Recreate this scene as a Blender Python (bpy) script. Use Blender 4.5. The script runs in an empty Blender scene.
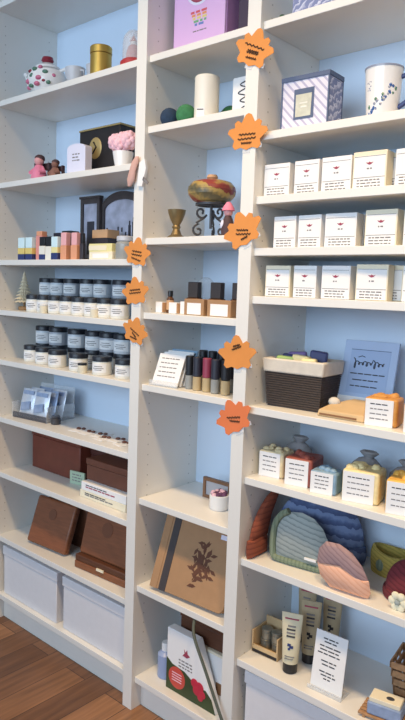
import bpy, bmesh, math, random
from mathutils import Matrix, Vector, Euler
random.seed(7)
C = bpy.context.scene.collection
PI = math.pi
R = math.radians

# ------------------------------------------------------------------ materials
def lin(c):
    c = c / 255.0
    return c / 12.92 if c <= 0.04045 else ((c + 0.055) / 1.055) ** 2.4

MATS = {}
def mat(name, rgb, rough=0.5, metal=0.0, var=0.0, scale=30.0, bump=0.0, spec=0.5, trans=0.0, alpha=1.0, stretch=(1, 1, 1), sheen=0.0):
    m = bpy.data.materials.new(name); m.use_nodes = True
    nt = m.node_tree; b = nt.nodes['Principled BSDF']
    col = (lin(rgb[0]), lin(rgb[1]), lin(rgb[2]), 1)
    b.inputs['Base Color'].default_value = col
    b.inputs['Roughness'].default_value = rough
    b.inputs['Metallic'].default_value = metal
    b.inputs['Specular IOR Level'].default_value = spec
    b.inputs['Transmission Weight'].default_value = trans
    b.inputs['Alpha'].default_value = alpha
    b.inputs['Sheen Weight'].default_value = sheen
    if var or bump:
        tc = nt.nodes.new('ShaderNodeTexCoord'); mp = nt.nodes.new('ShaderNodeMapping')
        mp.inputs['Scale'].default_value = stretch
        nt.links.new(tc.outputs['Object'], mp.inputs['Vector'])
        nz = nt.nodes.new('ShaderNodeTexNoise'); nz.inputs['Scale'].default_value = scale
        nz.inputs['Detail'].default_value = 4
        nt.links.new(mp.outputs['Vector'], nz.inputs['Vector'])
        if var:
            rp = nt.nodes.new('ShaderNodeValToRGB')
            rp.color_ramp.elements[0].position = 0.3; rp.color_ramp.elements[1].position = 0.7
            rp.color_ramp.elements[0].color = tuple(c * (1 - var) for c in col[:3]) + (1,)
            rp.color_ramp.elements[1].color = tuple(min(1, c * (1 + var)) for c in col[:3]) + (1,)
            nt.links.new(nz.outputs['Fac'], rp.inputs['Fac'])
            nt.links.new(rp.outputs['Color'], b.inputs['Base Color'])
        if bump:
            bp = nt.nodes.new('ShaderNodeBump'); bp.inputs['Strength'].default_value = bump
            bp.inputs['Distance'].default_value = 0.003
            nt.links.new(nz.outputs['Fac'], bp.inputs['Height'])
            nt.links.new(bp.outputs['Normal'], b.inputs['Normal'])
    MATS[name] = m
    return m

def stripes(name, cols, freq, direction=(1, 0, 0), rough=0.6, bump=0.0, distort=0.0):
    """repeating stripes along a direction in object space"""
    m = bpy.data.materials.new(name); m.use_nodes = True
    nt = m.node_tree; b = nt.nodes['Principled BSDF']; b.inputs['Roughness'].default_value = rough
    tc = nt.nodes.new('ShaderNodeTexCoord')
    dp = nt.nodes.new('ShaderNodeVectorMath'); dp.operation = 'DOT_PRODUCT'
    dp.inputs[1].default_value = direction
    nt.links.new(tc.outputs['Object'], dp.inputs[0])
    mu = nt.nodes.new('ShaderNodeMath'); mu.operation = 'MULTIPLY'; mu.inputs[1].default_value = freq
    nt.links.new(dp.outputs['Value'], mu.inputs[0])
    src = mu.outputs[0]
    if distort:
        nz = nt.nodes.new('ShaderNodeTexNoise'); nz.inputs['Scale'].default_value = 60
        nt.links.new(tc.outputs['Object'], nz.inputs['Vector'])
        ma = nt.nodes.new('ShaderNodeMath'); ma.operation = 'MULTIPLY_ADD'; ma.inputs[1].default_value = distort
        nt.links.new(nz.outputs['Fac'], ma.inputs[0]); nt.links.new(src, ma.inputs[2]); src = ma.outputs[0]
    fr = nt.nodes.new('ShaderNodeMath'); fr.operation = 'FRACT'
    nt.links.new(src, fr.inputs[0])
    rp = nt.nodes.new('ShaderNodeValToRGB'); rp.color_ramp.interpolation = 'CONSTANT' if not distort else 'LINEAR'
    el = rp.color_ramp.elements
    n = len(cols)
    while len(el) < n: el.new(0.5)
    for i, c in enumerate(cols):
        el[i].position = i / n
        el[i].color = (lin(c[0]), lin(c[1]), lin(c[2]), 1)
    nt.links.new(fr.outputs[0], rp.inputs['Fac'])
    nt.links.new(rp.outputs['Color'], b.inputs['Base Color'])
    if bump:
        bp = nt.nodes.new('ShaderNodeBump'); bp.inputs['Strength'].default_value = bump; bp.inputs['Distance'].default_value = 0.003
        nt.links.new(fr.outputs[0], bp.inputs['Height']); nt.links.new(bp.outputs['Normal'], b.inputs['Normal'])
    MATS[name] = m
    return m

mat('white_paint', (232, 229, 222), 0.38, var=0.015, scale=8)
mat('hole', (186, 182, 174), 0.8)
mat('back_daylight_tint', (214, 229, 246), 0.5, var=0.012, scale=6)  # white back boards, with the blue cast of daylight put into their colour
mat('wall_paint', (225, 222, 214), 0.9, var=0.02, scale=5)
mat('ceiling_paint', (236, 234, 228), 0.9)
mat('bin_white', (222, 221, 224), 0.6, var=0.02, scale=40, bump=0.05)
mat('paper', (238, 237, 236), 0.8)
mat('paper_cream', (236, 226, 200), 0.8)
mat('ink', (60, 60, 66), 0.8)
mat('ink_soft', (128, 124, 124), 0.8)
mat('ink_dark', (38, 34, 36), 0.8)
mat('red_mark', (160, 66, 88), 0.7)
mat('orange_leaf', (222, 144, 72), 0.8, var=0.06, scale=14)
mat('red_leaf', (228, 124, 74), 0.8, var=0.06, scale=14)
mat('leaf_ink', (78, 48, 28), 0.8)
mat('tape', (232, 236, 242), 0.25, alpha=0.45)
mat('gold_tin', (200, 166, 84), 0.36, metal=0.75, var=0.06, scale=20)
mat('gold_dull', (186, 164, 110), 0.5, metal=0.4)
mat('brass', (132, 114, 80), 0.42, metal=0.6, var=0.1, scale=30)
mat('iron', (70, 70, 74), 0.5, metal=0.3, var=0.1, scale=40)
mat('black_plastic', (30, 31, 36), 0.35)
mat('dark_lid', (30, 33, 42), 0.4)
mat('black_paint', (34, 30, 30), 0.45, var=0.1, scale=20)
mat('ceramic', (236, 234, 232), 0.18)
mat('ceramic_red', (140, 40, 56), 0.2)
mat('ceramic_green', (86, 128, 108), 0.25)
mat('ceramic_pink', (206, 112, 142), 0.25)
mat('pale_grey', (196, 198, 204), 0.4)
mat('glass', (245, 248, 250), 0.03, trans=1.0)
mat('clear_plastic', (238, 242, 246), 0.08, alpha=0.28)
mat('smoke_plastic', (92, 94, 102), 0.12, alpha=0.62)
mat('red', (178, 46, 48), 0.5)
mat('skin_pink', (222, 160, 160), 0.6)
mat('doll_pink', (226, 132, 160), 0.7, var=0.05, scale=60)
mat('doll_dark', (74, 52, 56), 0.7)
mat('doll_brown', (140, 98, 84), 0.8, var=0.1, scale=60)
mat('flower_pink', (242, 196, 206), 0.8, var=0.08, scale=90, bump=0.4)
mat('flower_cream', (232, 226, 200), 0.8, var=0.08, scale=90)
mat('lilac_white', (222, 222, 240), 0.6)
mat('green_stem', (96, 122, 84), 0.7)
mat('frame_black', (74, 66, 66), 0.5, var=0.15, scale=40)
mat('picture_grey', (186, 186, 202), 0.35, var=0.25, scale=22)
mat('picture_dark', (56, 54, 62), 0.4)
mat('picture_light', (176, 176, 182), 0.4)
mat('peach', (226, 160, 124), 0.4)
mat('salmon', (224, 150, 142), 0.45)
mat('rose_cap', (236, 178, 182), 0.4)
mat('yellow_liquid', (226, 202, 120), 0.3)
mat('navy', (44, 58, 112), 0.45)
mat('cyan_white', (214, 240, 246), 0.35)
mat('teal_strip', (70, 120, 140), 0.4)
mat('tan_card', (204, 162, 122), 0.7)
mat('pale_yellow', (232, 222, 160), 0.6)
mat('tree_cream', (226, 214, 186), 0.9, var=0.12, scale=120, bump=0.6)
mat('tree_wood', (150, 116, 78), 0.7)
mat('wax_white', (236, 232, 220), 0.35)
mat('wax_blue', (212, 218, 224), 0.3)
mat('wax_grey', (182, 186, 194), 0.3)
mat('foil_white', (226, 230, 238), 0.3, metal=0.25, var=0.08, scale=60, bump=0.4)
mat('foil_blue', (160, 178, 208), 0.3, metal=0.2, var=0.15, scale=60, bump=0.3)
mat('seed_brown', (104, 66, 54), 0.6, var=0.2, scale=80)
mat('leather_red', (112, 56, 42), 0.42, var=0.12, scale=25)
mat('leather_dark', (84, 48, 42), 0.45, var=0.12, scale=25)
mat('leather_brown', (116, 70, 52), 0.5, var=0.1, scale=25)
mat('wood_box', (132, 80, 50), 0.45, var=0.16, scale=16, stretch=(1, 1, 8))
mat('wood_dark', (92, 56, 38), 0.5, var=0.16, scale=16, stretch=(1, 1, 8))
mat('wood_emblem', (116, 70, 44), 0.5)
mat('wood_frame', (128, 92, 66), 0.5, var=0.15, scale=18, stretch=(1, 1, 6))
mat('mint_tag', (176, 196, 170), 0.7)
mat('pink_bag', (220, 180, 224), 0.55, var=0.02, scale=10)
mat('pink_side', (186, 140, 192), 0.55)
mat('rain_red', (206, 88, 96), 0.6); mat('rain_orange', (222, 150, 90), 0.6)
mat('rain_yellow', (216, 204, 120), 0.6); mat('rain_green', (112, 170, 120), 0.6); mat('rain_blue', (104, 130, 190), 0.6)
mat('plum', (66, 54, 74), 0.5)
mat('felt_navy', (36, 58, 84), 0.9, var=0.15, scale=70, bump=0.4)
mat('felt_green', (58, 122, 80), 0.9, var=0.15, scale=70, bump=0.4)
mat('felt_forest', (40, 84, 62), 0.9, var=0.15, scale=70, bump=0.4)
mat('candle_wax', (236, 230, 216), 0.4)
mat('kraft', (168, 130, 94), 0.75, var=0.05, scale=30)
mat('kraft_light', (206, 176, 132), 0.75, var=0.05, scale=30)
mat('band_grey', (62, 55, 56), 0.6)
mat('kraft_dark', (132, 94, 62), 0.7)
mat('amber', (96, 62, 38), 0.2, var=0.1, scale=20)
mat('bottle_cap', (72, 62, 58), 0.5)
mat('slate', (42, 44, 58), 0.4)
mat('berry', (146, 60, 84), 0.4)
mat('liquid_tan', (186, 166, 128), 0.25)
mat('liquid_grey', (150, 152, 150), 0.25)
mat('purple_bead', (110, 66, 96), 0.7, var=0.2, scale=80)
mat('print_brown', (98, 62, 46), 0.8)
mat('bag_green', (58, 72, 40), 0.6, var=0.15, scale=30)
mat('poppy', (196, 40, 66), 0.6); mat('badge_red', (204, 78, 66), 0.6)
mat('cord_dark', (84, 90, 80), 0.6)
mat('blue_bottle', (150, 168, 206), 0.3)
mat('cup_blue', (48, 92, 156), 0.25); mat('cup_grey', (146, 152, 170), 0.25)
mat('box_blue', (84, 98, 128), 0.6)
mat('silver_wax', (214, 208, 186), 0.3, metal=0.3, var=0.12, scale=60)
stripes('lilac_stripes', [(222, 219, 230), (222, 219, 230), (178, 175, 202)], 62, (0.72, 0.3, 0.7))
stripes('blue_print', [(214, 216, 232), (120, 130, 170)], 60, (0.7, 0.4, -0.7), distort=2.0)
mat('wicker_dark', (62, 52, 48), 0.7, var=0.25, scale=90, bump=0.8, stretch=(1, 1, 3))
mat('linen', (216, 208, 194), 0.85, var=0.05, scale=60, bump=0.3)
mat('soap_green', (150, 180, 110), 0.5); mat('soap_violet', (128, 108, 160), 0.5); mat('soap_cream', (232, 218, 164), 0.5); mat('soap_navy', (66, 70, 112), 0.5)
mat('sign_blue', (172, 192, 222), 0.6, var=0.02, scale=12)
mat('sign_blue_in', (158, 180, 214), 0.6)
mat('organza_orange', (206, 146, 72), 0.5, var=0.12, scale=70, bump=0.5)
mat('organza_cream', (228, 212, 170), 0.5, var=0.1, scale=70, bump=0.5)
mat('organza_red', (152, 80, 70), 0.5, var=0.12, scale=70, bump=0.5)
mat('organza_blue', (132, 164, 190), 0.5, var=0.12, scale=70, bump=0.5)
mat('organza_yellow', (234, 180, 84), 0.5, var=0.12, scale=70, bump=0.5)
mat('organza_pale', (236, 218, 164), 0.5, var=0.1, scale=70, bump=0.5)
mat('mesh_grey', (142, 140, 142), 0.7, var=0.12, scale=90, bump=0.5)
stripes('knit_rust', [(122, 62, 46), (156, 82, 58)], 70, (0, 0.3, 1), 0.95, bump=0.5, distort=0.5)
stripes('knit_navy', [(70, 82, 118), (82, 98, 136), (114, 132, 168)], 34, (0.1, 0.2, 1), 0.95, bump=0.5, distort=0.9)
stripes('knit_sage', [(128, 138, 136), (168, 176, 172)], 75, (0.2, 0.2, 1), 0.95, bump=0.6, distort=0.6)
stripes('knit_sage_dark', [(98, 112, 92), (126, 138, 116)], 90, (1, 0.2, 0), 0.95, bump=0.5, distort=0.4)
stripes('knit_mauve', [(138, 112, 116), (166, 138, 138)], 80, (0.6, 0.2, 1), 0.95, bump=0.5, distort=0.5)
stripes('knit_peach', [(228, 166, 136), (240, 186, 156)], 80, (0.6, 0.2, 1), 0.95, bump=0.5, distort=0.5)
stripes('knit_mustard', [(150, 136, 66), (186, 164, 84)], 80, (0.3, 0.2, 1), 0.95, bump=0.5, distort=0.5)
stripes('knit_maroon', [(92, 34, 42), (118, 46, 54)], 80, (0.3, 0.2, 1), 0.95, bump=0.5, distort=0.5)
mat('tube_cream', (222, 212, 180), 0.4, var=0.05, scale=40)
mat('tube_tan', (172, 156, 126), 0.45, var=0.1, scale=40)
mat('tin_grey', (150, 146, 132), 0.3, metal=0.5, var=0.2, scale=50)
mat('wicker_tan', (172, 130, 92), 0.7, var=0.2, scale=70, bump=0.4)
mat('wrap_blue', (142, 160, 192), 0.6, var=0.15, scale=50)
mat('rag_pink', (210, 168, 156), 0.8, var=0.08, scale=40)
stripes('bowl_stripes', [(136, 60, 54), (148, 66, 58), (176, 148, 84), (112, 104, 74), (92, 88, 66), (176, 148, 84)], 14, (0.35, 0.1, 1.0), 0.35, distort=0.5)

def floor_mat():
    m = bpy.data.materials.new('wood_floor'); m.use_nodes = True
    nt = m.node_tree; b = nt.nodes['Principled BSDF']; b.inputs['Roughness'].default_value = 0.42
    tc = nt.nodes.new('ShaderNodeTexCoord'); mp = nt.nodes.new('ShaderNodeMapping')
    mp.inputs['Rotation'].default_value = (0, 0, R(90))
    nt.links.new(tc.outputs['Object'], mp.inputs['Vector'])
    br = nt.nodes.new('ShaderNodeTexBrick'); br.inputs['Scale'].default_value = 1.0
    br.inputs['Brick Width'].default_value = 1.1; br.inputs['Row Height'].default_value = 0.105
    br.inputs['Mortar Size'].default_value = 0.0015
    br.inputs['Color1'].default_value = (lin(158), lin(112), lin(76), 1)
    br.inputs['Color2'].default_value = (lin(104), lin(70), lin(46), 1)
    br.inputs['Mortar'].default_value = (lin(60), lin(40), lin(28), 1)
    nt.links.new(mp.outputs['Vector'], br.inputs['Vector'])
    mp2 = nt.nodes.new('ShaderNodeMapping'); mp2.inputs['Scale'].default_value = (22, 1.6, 1)
    nt.links.new(tc.outputs['Object'], mp2.inputs['Vector'])
    nz = nt.nodes.new('ShaderNodeTexNoise'); nz.inputs['Scale'].default_value = 2.5; nz.inputs['Detail'].default_value = 6
    nt.links.new(mp2.outputs['Vector'], nz.inputs['Vector'])
    mx = nt.nodes.new('ShaderNodeMix'); mx.data_type = 'RGBA'; mx.blend_type = 'OVERLAY'; mx.inputs[0].default_value = 0.75
    nt.links.new(br.outputs['Color'], mx.inputs[6]); nt.links.new(nz.outputs['Fac'], mx.inputs[7])
    nt.links.new(mx.outputs[2], b.inputs['Base Color'])
    MATS['wood_floor'] = m
floor_mat()

# ------------------------------------------------------------------ mesh builder
class MB:
    def __init__(s): s.v = []; s.f = []; s.mi = []; s.mats = []; s.M = Matrix.Identity(4)
    def m(s, name):
        if name not in s.mats: s.mats.append(name)
        return s.mats.index(name)
    def add(s, vs, fs, mn):
        o = len(s.v); k = s.m(mn)
        s.v += [s.M @ Vector(v) for v in vs]
        for f in fs: s.f.append([i + o for i in f]); s.mi.append(k)
        return s
    def box(s, x0, x1, y0, y1, z0, z1, mn):
        vs = [(x0, y0, z0), (x1, y0, z0), (x1, y1, z0), (x0, y1, z0), (x0, y0, z1), (x1, y0, z1), (x1, y1, z1), (x0, y1, z1)]
        return s.add(vs, [(0, 3, 2, 1), (4, 5, 6, 7), (0, 1, 5, 4), (1, 2, 6, 5), (2, 3, 7, 6), (3, 0, 4, 7)], mn)
    def lathe(s, prof, mn, n=24, c=(0, 0, 0), sx=1, sy=1):
        vs = []; fs = []; rings = []
        for r, z in prof:
            if r <= 1e-6:
                rings.append([len(vs)]); vs.append((c[0], c[1], c[2] + z))
            else:
                rings.append(list(range(len(vs), len(vs) + n)))
                for i in range(n):
                    a = 2 * PI * i / n
                    vs.append((c[0] + r * sx * math.cos(a), c[1] + r * sy * math.sin(a), c[2] + z))
        for A, B in zip(rings, rings[1:]):
            for i in range(n):
                j = (i + 1) % n
                if len(A) == 1 and len(B) == 1: continue
                if len(A) == 1: fs.append((A[0], B[j], B[i]))
                elif len(B) == 1: fs.append((A[i], A[j], B[0]))
                else: fs.append((A[i], A[j], B[j], B[i]))
        return s.add(vs, fs, mn)
    def cyl(s, r, z0, z1, mn, c=(0, 0, 0), n=24, b=0.0):
        if b: return s.lathe([(0, z0), (r - b, z0), (r, z0 + b), (r, z1 - b), (r - b, z1), (0, z1)], mn, n, c)
        return s.lathe([(0, z0), (r, z0), (r, z1), (0, z1)], mn, n, c)
    def ell(s, c, rx, ry, rz, mn, n=20, half=False):
        k = n // 2; prof = []
        a0 = 0 if half else -PI / 2
        for i in range(k + 1):
            a = a0 + (PI / 2 - a0) * i / k
            prof.append((max(0, math.cos(a)), math.sin(a) * rz))
        prof[-1] = (0, rz)
        if half: prof = [(0, 0)] + prof
        else: prof[0] = (0, -rz)
        return s.lathe(prof, mn, n, c, rx, ry)
    def tube(s, pts, r, mn, n=8):
        pts = [Vector(p) for p in pts]; vs = []; fs = []
        up = Vector((0.13, 0.21, 0.97)).normalized()
        for i, p in enumerate(pts):
            t = (pts[min(i + 1, len(pts) - 1)] - pts[max(i - 1, 0)])
            if t.length < 1e-9: t = Vector((0, 0, 1))
            t.normalize(); a = t.cross(up)
            if a.length < 0.05: a = t.cross(Vector((1, 0, 0)))
            a.normalize(); b = t.cross(a)
            rr = r[i] if isinstance(r, (list, tuple)) else r
            for k in range(n):
                q = 2 * PI * k / n
                vs.append(p + a * rr * math.cos(q) + b * rr * math.sin(q))
        for i in range(len(pts) - 1):
            for k in range(n):
                j = (k + 1) % n
                fs.append((i * n + k, i * n + j, (i + 1) * n + j, (i + 1) * n + k))
        fs.append(tuple(range(n))); e = (len(pts) - 1) * n
        fs.append(tuple(e + k for k in range(n)))
        return s.add(vs, fs, mn)
    def prism(s, outline, y0, y1, mn):
        n = len(outline)
        vs = [(x, y0, z) for x, z in outline] + [(x, y1, z) for x, z in outline]
        fs = [tuple(range(n)), tuple(range(2 * n - 1, n - 1, -1))]
        fs += [(i, (i + 1) % n, n + (i + 1) % n, n + i) for i in range(n)]
        return s.add(vs, fs, mn)
    def loft(s, secs, mn, n=20):
        """secs: (cx, cy, z, rx, ry)"""
        vs = []; fs = []
        for cx, cy, z, rx, ry in secs:
            for i in range(n):
                a = 2 * PI * i / n; vs.append((cx + rx * math.cos(a), cy + ry * math.sin(a), z))
        for k in range(len(secs) - 1):
            for i in range(n):
                j = (i + 1) % n
                fs.append((k * n + i, k * n + j, (k + 1) * n + j, (k + 1) * n + i))
        fs.append(tuple(range(n))); e = (len(secs) - 1) * n; fs.append(tuple(e + i for i in range(n)))
        return s.add(vs, fs, mn)
    def words(s, x0, x1, z, h, y, mn, rnd, word=0.012):
        """one line of small unreadable writing, a row of low raised word bars"""
        x = x0
        while x < x1 - 0.003:
            w = min(word * rnd.uniform(0.5, 1.3), x1 - x)
            s.box(x, x + w, y - 0.0004, y + 0.0003, z, z + h, mn)
            x += w + h * 0.9
        return s
    def obj(s, name, parent=None, loc=(0, 0, 0), rot=(0, 0, 0), bevel=0.0, sharp=35):
        me = bpy.data.meshes.new(name)
        me.from_pydata([tuple(v) for v in s.v], [], s.f)
        for mn in s.mats: me.materials.append(MATS[mn])
        for p, k in zip(me.polygons, s.mi): p.material_index = k
        bm = bmesh.new(); bm.from_mesh(me); bmesh.ops.recalc_face_normals(bm, faces=bm.faces); bm.to_mesh(me); bm.free()
        me.polygons.foreach_set('use_smooth', [True] * len(me.polygons))
        me.set_sharp_from_angle(angle=R(sharp))
        o = bpy.data.objects.new(name, me); C.objects.link(o)
        o.location = loc; o.rotation_euler = rot
        if parent: o.parent = parent
        if bevel:
            b = o.modifiers.new('edge', 'BEVEL'); b.width = bevel; b.segments = 2; b.limit_method = 'ANGLE'; b.angle_limit = R(40)
        return o

def tag(o, label, cat, group=None):
    o['label'] = label; o['category'] = cat
    if group: o['group'] = group
    return o
def thing(name, label, cat, loc, rz=0, group=None):
    o = bpy.data.objects.new(name, None); o.empty_display_size = 0.03; C.objects.link(o)
    o.location = (loc[0], loc[1], loc[2] + (0.0005 if name != 'bookcase' else 0)); o.rotation_euler = (0, 0, R(rz))
    return tag(o, label, cat, group)
def struct(name, mb):
    o = mb.obj(name); o['kind'] = 'structure'; return o
def dup(src, loc, rz, label, group=None):
    r = src.copy(); C.objects.link(r); r.location = (loc[0], loc[1], loc[2] + 0.0005); r.rotation_euler = (0, 0, R(rz)); r['label'] = label
    if group: r['group'] = group
    for ch in [c for c in ALL() if c.parent == src]:
        d = ch.copy(); C.objects.link(d); d.parent = r
        for g in [c for c in ALL() if c.parent == ch]:
            e = g.copy(); C.objects.link(e); e.parent = d
    return r
def ALL(): return list(bpy.data.objects)

# shelf heights (top surfaces)
LZ = dict(L1=1.988, L2=1.696, L3=1.415, L4=1.229, L5=1.041, L6=0.8195, L7=0.603, L8=0.346, L9=0.108,
          M1=1.988, M2=1.792, M3=1.475, M4=1.258, M5=1.043, M6=0.690, M7=0.410, M8=0.108,
          R1=1.987, R2=1.7235, R3=1.568, R4=1.440, R5=1.319, R6=1.035, R7=0.845, R8=0.622, R9=0.338, RX=0.108)

# ------------------------------------------------------------------ setting
struct('floor', MB().box(-2.2, 3.2, -4.5, 0.34, -0.05, 0, 'wood_floor'))
struct('wall_back', MB().box(-2.2, 3.2, 0.30, 0.38, 0, 2.78, 'wall_paint'))
struct('ceiling', MB().box(-2.2, 3.2, -4.5, 0.38, 2.78, 2.84, 'ceiling_paint'))

# ------------------------------------------------------------------ bookcases
T = 0.02
def bookcase(label, x0, x1, shelves):
    t = thing('bookcase', label, 'bookcase', (x0, 0, 0))
    w = x1 - x0
    for side in (0, 1):
        xa = 0 if side == 0 else w - T
        mb = MB().box(xa, xa + T, 0, 0.285, 0, 2.345, 'white_paint')
        xi = T if side == 0 else w - T
        z = 0.18
        while z < 2.28:                                     # two columns of shelf-pin holes on the inner face
            for y in (0.045, 0.235):
                mb.box(xi - 0.0004, xi + 0.0004, y - 0.0018, y + 0.0018, z - 0.0018, z + 0.0018, 'hole')
            z += 0.032
        mb.obj('side_panel', t)
    MB().box(T, w - T, 0.273, 0.281, 0.0, 2.325, 'back_daylight_tint').obj('back_panel', t)
    MB().box(T, w - T, 0.006, 0.273, 2.305, 2.325, 'white_paint').obj('top_panel', t)
    for z in shelves:
        MB().box(T, w - T, 0.012, 0.273, z - 0.0195, z, 'white_paint').obj('shelf', t, bevel=0.0012)
    MB().box(T, w - T, 0.042, 0.058, 0, min(shelves) - 0.0195, 'white_paint').obj('plinth', t)
    return t
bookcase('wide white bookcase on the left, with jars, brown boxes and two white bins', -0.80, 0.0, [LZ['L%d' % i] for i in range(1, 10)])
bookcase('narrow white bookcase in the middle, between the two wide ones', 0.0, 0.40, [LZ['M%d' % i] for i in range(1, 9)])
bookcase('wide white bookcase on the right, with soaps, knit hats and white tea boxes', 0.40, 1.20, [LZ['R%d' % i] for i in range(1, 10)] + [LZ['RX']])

# ------------------------------------------------------------------ paper maple leaves on the dividers
def leaf_outline(s):
    half = [(0, 0.46), (0.08, 0.43), (0.14, 0.34), (0.19, 0.25), (0.31, 0.31), (0.40, 0.25), (0.38, 0.15), (0.55, 0.12), (0.60, 0.03),
            (0.47, -0.07), (0.38, -0.15), (0.42, -0.28), (0.34, -0.36), (0.17, -0.32), (0.0, -0.38)]
    full = half + [(-x, z) for x, z in reversed(half[1:-1])]
    return [(x * s, z * s) for x, z in full]
def maple(label, x, z, s, tilt, m, lines, seed):
    rnd = random.Random(seed)
    t = thing('paper_leaf', label, 'paper leaf', (x, -0.0004, z), 0, 'orange paper maple leaves on the bookcase uprights')
    t.rotation_euler = (0, R(tilt), 0)
    MB().prism(leaf_outline(s), -0.0022, -0.0010, m).obj('leaf', t)
    mb = MB()
    for k, (zz, hw, sl) in enumerate(lines):
        n = 15; pts = []
        for i in range(n):
            u = -1 + 2 * i / (n - 1)
            pts.append((u * hw * s, -0.0026, (zz + sl * u + 0.022 * math.sin(i * 2.3 + k)) * s))
        mb.tube(pts, 0.0017 * s / 0.1, 'leaf_ink', 5)
    mb.obj('handwriting', t)
    mb = MB().box(-0.012, 0.012, -0.0010, 0.0006, -0.44 * s, -0.26 * s, 'tape')
    mb.box(0.2 * s, 0.44 * s, -0.0010, 0.0006, -0.34 * s, -0.24 * s, 'tape').obj('tape', t)
    return t
L3l = [(-0.02, 0.24, 0.0), (-0.12, 0.26, 0.01), (-0.22, 0.15, 0.0)]
maple('orange paper leaf on the left upright, upper of three, beside the glass jar', 0.001, 1.432, 0.098, 8, 'orange_leaf', [(0.03, .2, 0), (-.07, .22, 0), (-.2, .2, -.03)], 1)
maple('orange paper leaf on the left upright, middle of its three', -0.003, 1.317, 0.098, -6, 'orange_leaf', [(0.06, .22, 0), (-.03, .25, 0)], 2)
maple('orange paper leaf on the left upright, lowest of its three, with dark scribbles', 0.0, 1.200, 0.094, 14, 'orange_leaf', [(-.02, .22, -.06), (-.12, .1, -.05), (-.22, .16, 0)], 3)
maple('topmost orange paper leaf on the right upright, tilted, below the pink bag shelf', 0.404, 1.921, 0.106, 22, 'orange_leaf', [(0.06, .3, -.02), (-.05, .16, 0), (-.09, .18, 0), (-.2, .16, 0)], 4)
maple('orange paper leaf on the right upright, beside the striped candle box', 0.394, 1.722, 0.106, 3, 'orange_leaf', L3l, 5)
maple('orange paper leaf on the right upright, beside the bowl on the iron stand', 0.391, 1.484, 0.106, -22, 'orange_leaf', [(-.0, .16, -.07), (-.1, .2, -.08), (-.2, .1, 0)], 6)
maple('orange paper leaf on the right upright, beside the dark wicker basket', 0.389, 1.168, 0.106, -5, 'orange_leaf', [(0.2, .1, .02), (0.14, .14, .04)], 7)
maple('reddest orange paper leaf, lowest on the right upright', 0.387, 1.000, 0.106, -28, 'red_leaf', [(0.0, .2, -.06), (-.1, .14, -.06)], 8)

# pink bow and white tag pinned to the left upright
t = thing('ribbon_bow', 'pink ribbon bow with a white tag pinned high on the left upright', 'ribbon', (-0.004, -0.0035, 1.66))
mb = MB()
mb.loft([(.004, -0.006, 0.046, 0.006, 0.004), (-0.002, -0.008, 0.03, 0.014, 0.007), (-0.010, -0.008, 0.005, 0.010, 0.006), (-0.018, -0.008, -0.02, 0.015, 0.006), (-0.026, -0.006, -0.036, 0.006, 0.004)], 'rag_pink').loft([(-.004, -.005, .034, .004, .003), (-.014, -.007, .022, .006, .004), (-.026, -.006, .0, .005, .003), (-.034, -.005, -.018, .004, .003)], 'rag_pink', 12)
mb.obj('ribbon', t)
MB().prism([(0.012, 0.03), (0.034, 0.036), (0.040, 0.01), (0.024, -0.04), (0.004, -0.036)], -0.004, 0.004, 'paper').obj('tag', t)
MB().prism([(0.03, -0.012), (0.052, -0.03), (0.046, -0.036), (0.026, -0.022)], -0.004, -0.0022, 'ink_soft').obj('clip', t)

# ------------------------------------------------------------------ LEFT, shelf 1 (top)
z = LZ['L1']
t = thing('teapot', 'white ceramic teapot with red lid knob and green and pink flowers, top left shelf', 'teapot', (-0.575, 0.085, z), 12); t.scale = (.84, .84, .93)
body = [(0, 0), (0.048, 0), (0.055, 0.008), (0.078, 0.035), (0.084, 0.058), (0.074, 0.085), (0.05, 0.098), (0, 0.098)]
mb = MB().lathe(body, 'ceramic', 28)
for a, zz, m, r in ((-100, .06, 'ceramic_green', .016), (-75, .05, 'ceramic_pink', .017), (-125, .045, 'ceramic_pink', .018), (-55, .07, 'ceramic_green', .015), (-90, .082, 'ceramic_green', .013), (-60, .04, 'ceramic_red', .010), (-140, .066, 'ceramic_green', .013), (-30, .06, 'ceramic_pink', .014), (-112, .078, 'ceramic_red', .012), (-82, .030, 'ceramic_pink', .014), (-108, .026, 'ceramic_green', .012), (-45, .035, 'ceramic_green', .012), (-70, .088, 'ceramic_pink', .011), (-150, .03, 'ceramic_pink', .013)):
    mb.ell((0.074 * math.cos(R(a)), 0.074 * math.sin(R(a)), zz), r, r * .8, r * .62, m, 10)
mb.obj('pot', t)
MB().tube([(-0.07, 0, 0.035), (-0.10, 0, 0.055), (-0.115, 0, 0.088), (-0.128, 0, 0.096)], [0.016, 0.013, 0.009, 0.008], 'ceramic').obj('spout', t)
MB().tube([(0.07, 0, 0.085), (0.10, 0, 0.09), (0.106, 0, 0.07), (0.11, 0, 0.045), (0.08, 0, 0.03)], 0.007, 'ceramic').obj('handle', t)
ld = MB().lathe([(0, 0.098), (0.052, 0.098), (0.05, 0.106), (0.03, 0.118), (0, 0.12)], 'ceramic').obj('lid', t)
MB().lathe([(0, 0.12), (0.016, 0.12), (0.026, 0.130), (0.022, 0.142), (0, 0.146)], 'ceramic_red').obj('knob', ld)

t = thing('teacup', 'small pale teacup between teapot and gold tin, nearer the teapot', 'cup', (-0.418, 0.085, z), 0, 'small pale cups')
MB().lathe([(0, 0), (0.016, 0), (0.020, 0.01), (0.032, 0.045), (0.034, 0.066), (0.031, 0.066), (0.028, 0.045), (0, 0.012)], 'pale_grey').obj('bowl', t)
MB().tube([(0.030, 0, 0.055), (0.046, 0, 0.052), (0.046, 0, 0.03), (0.027, 0, 0.026)], 0.004, 'pale_grey').obj('handle', t)
dup(t, (-0.338, 0.11, z), 30, 'small pale teacup just left of the gold tin', 'small pale cups')

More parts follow.
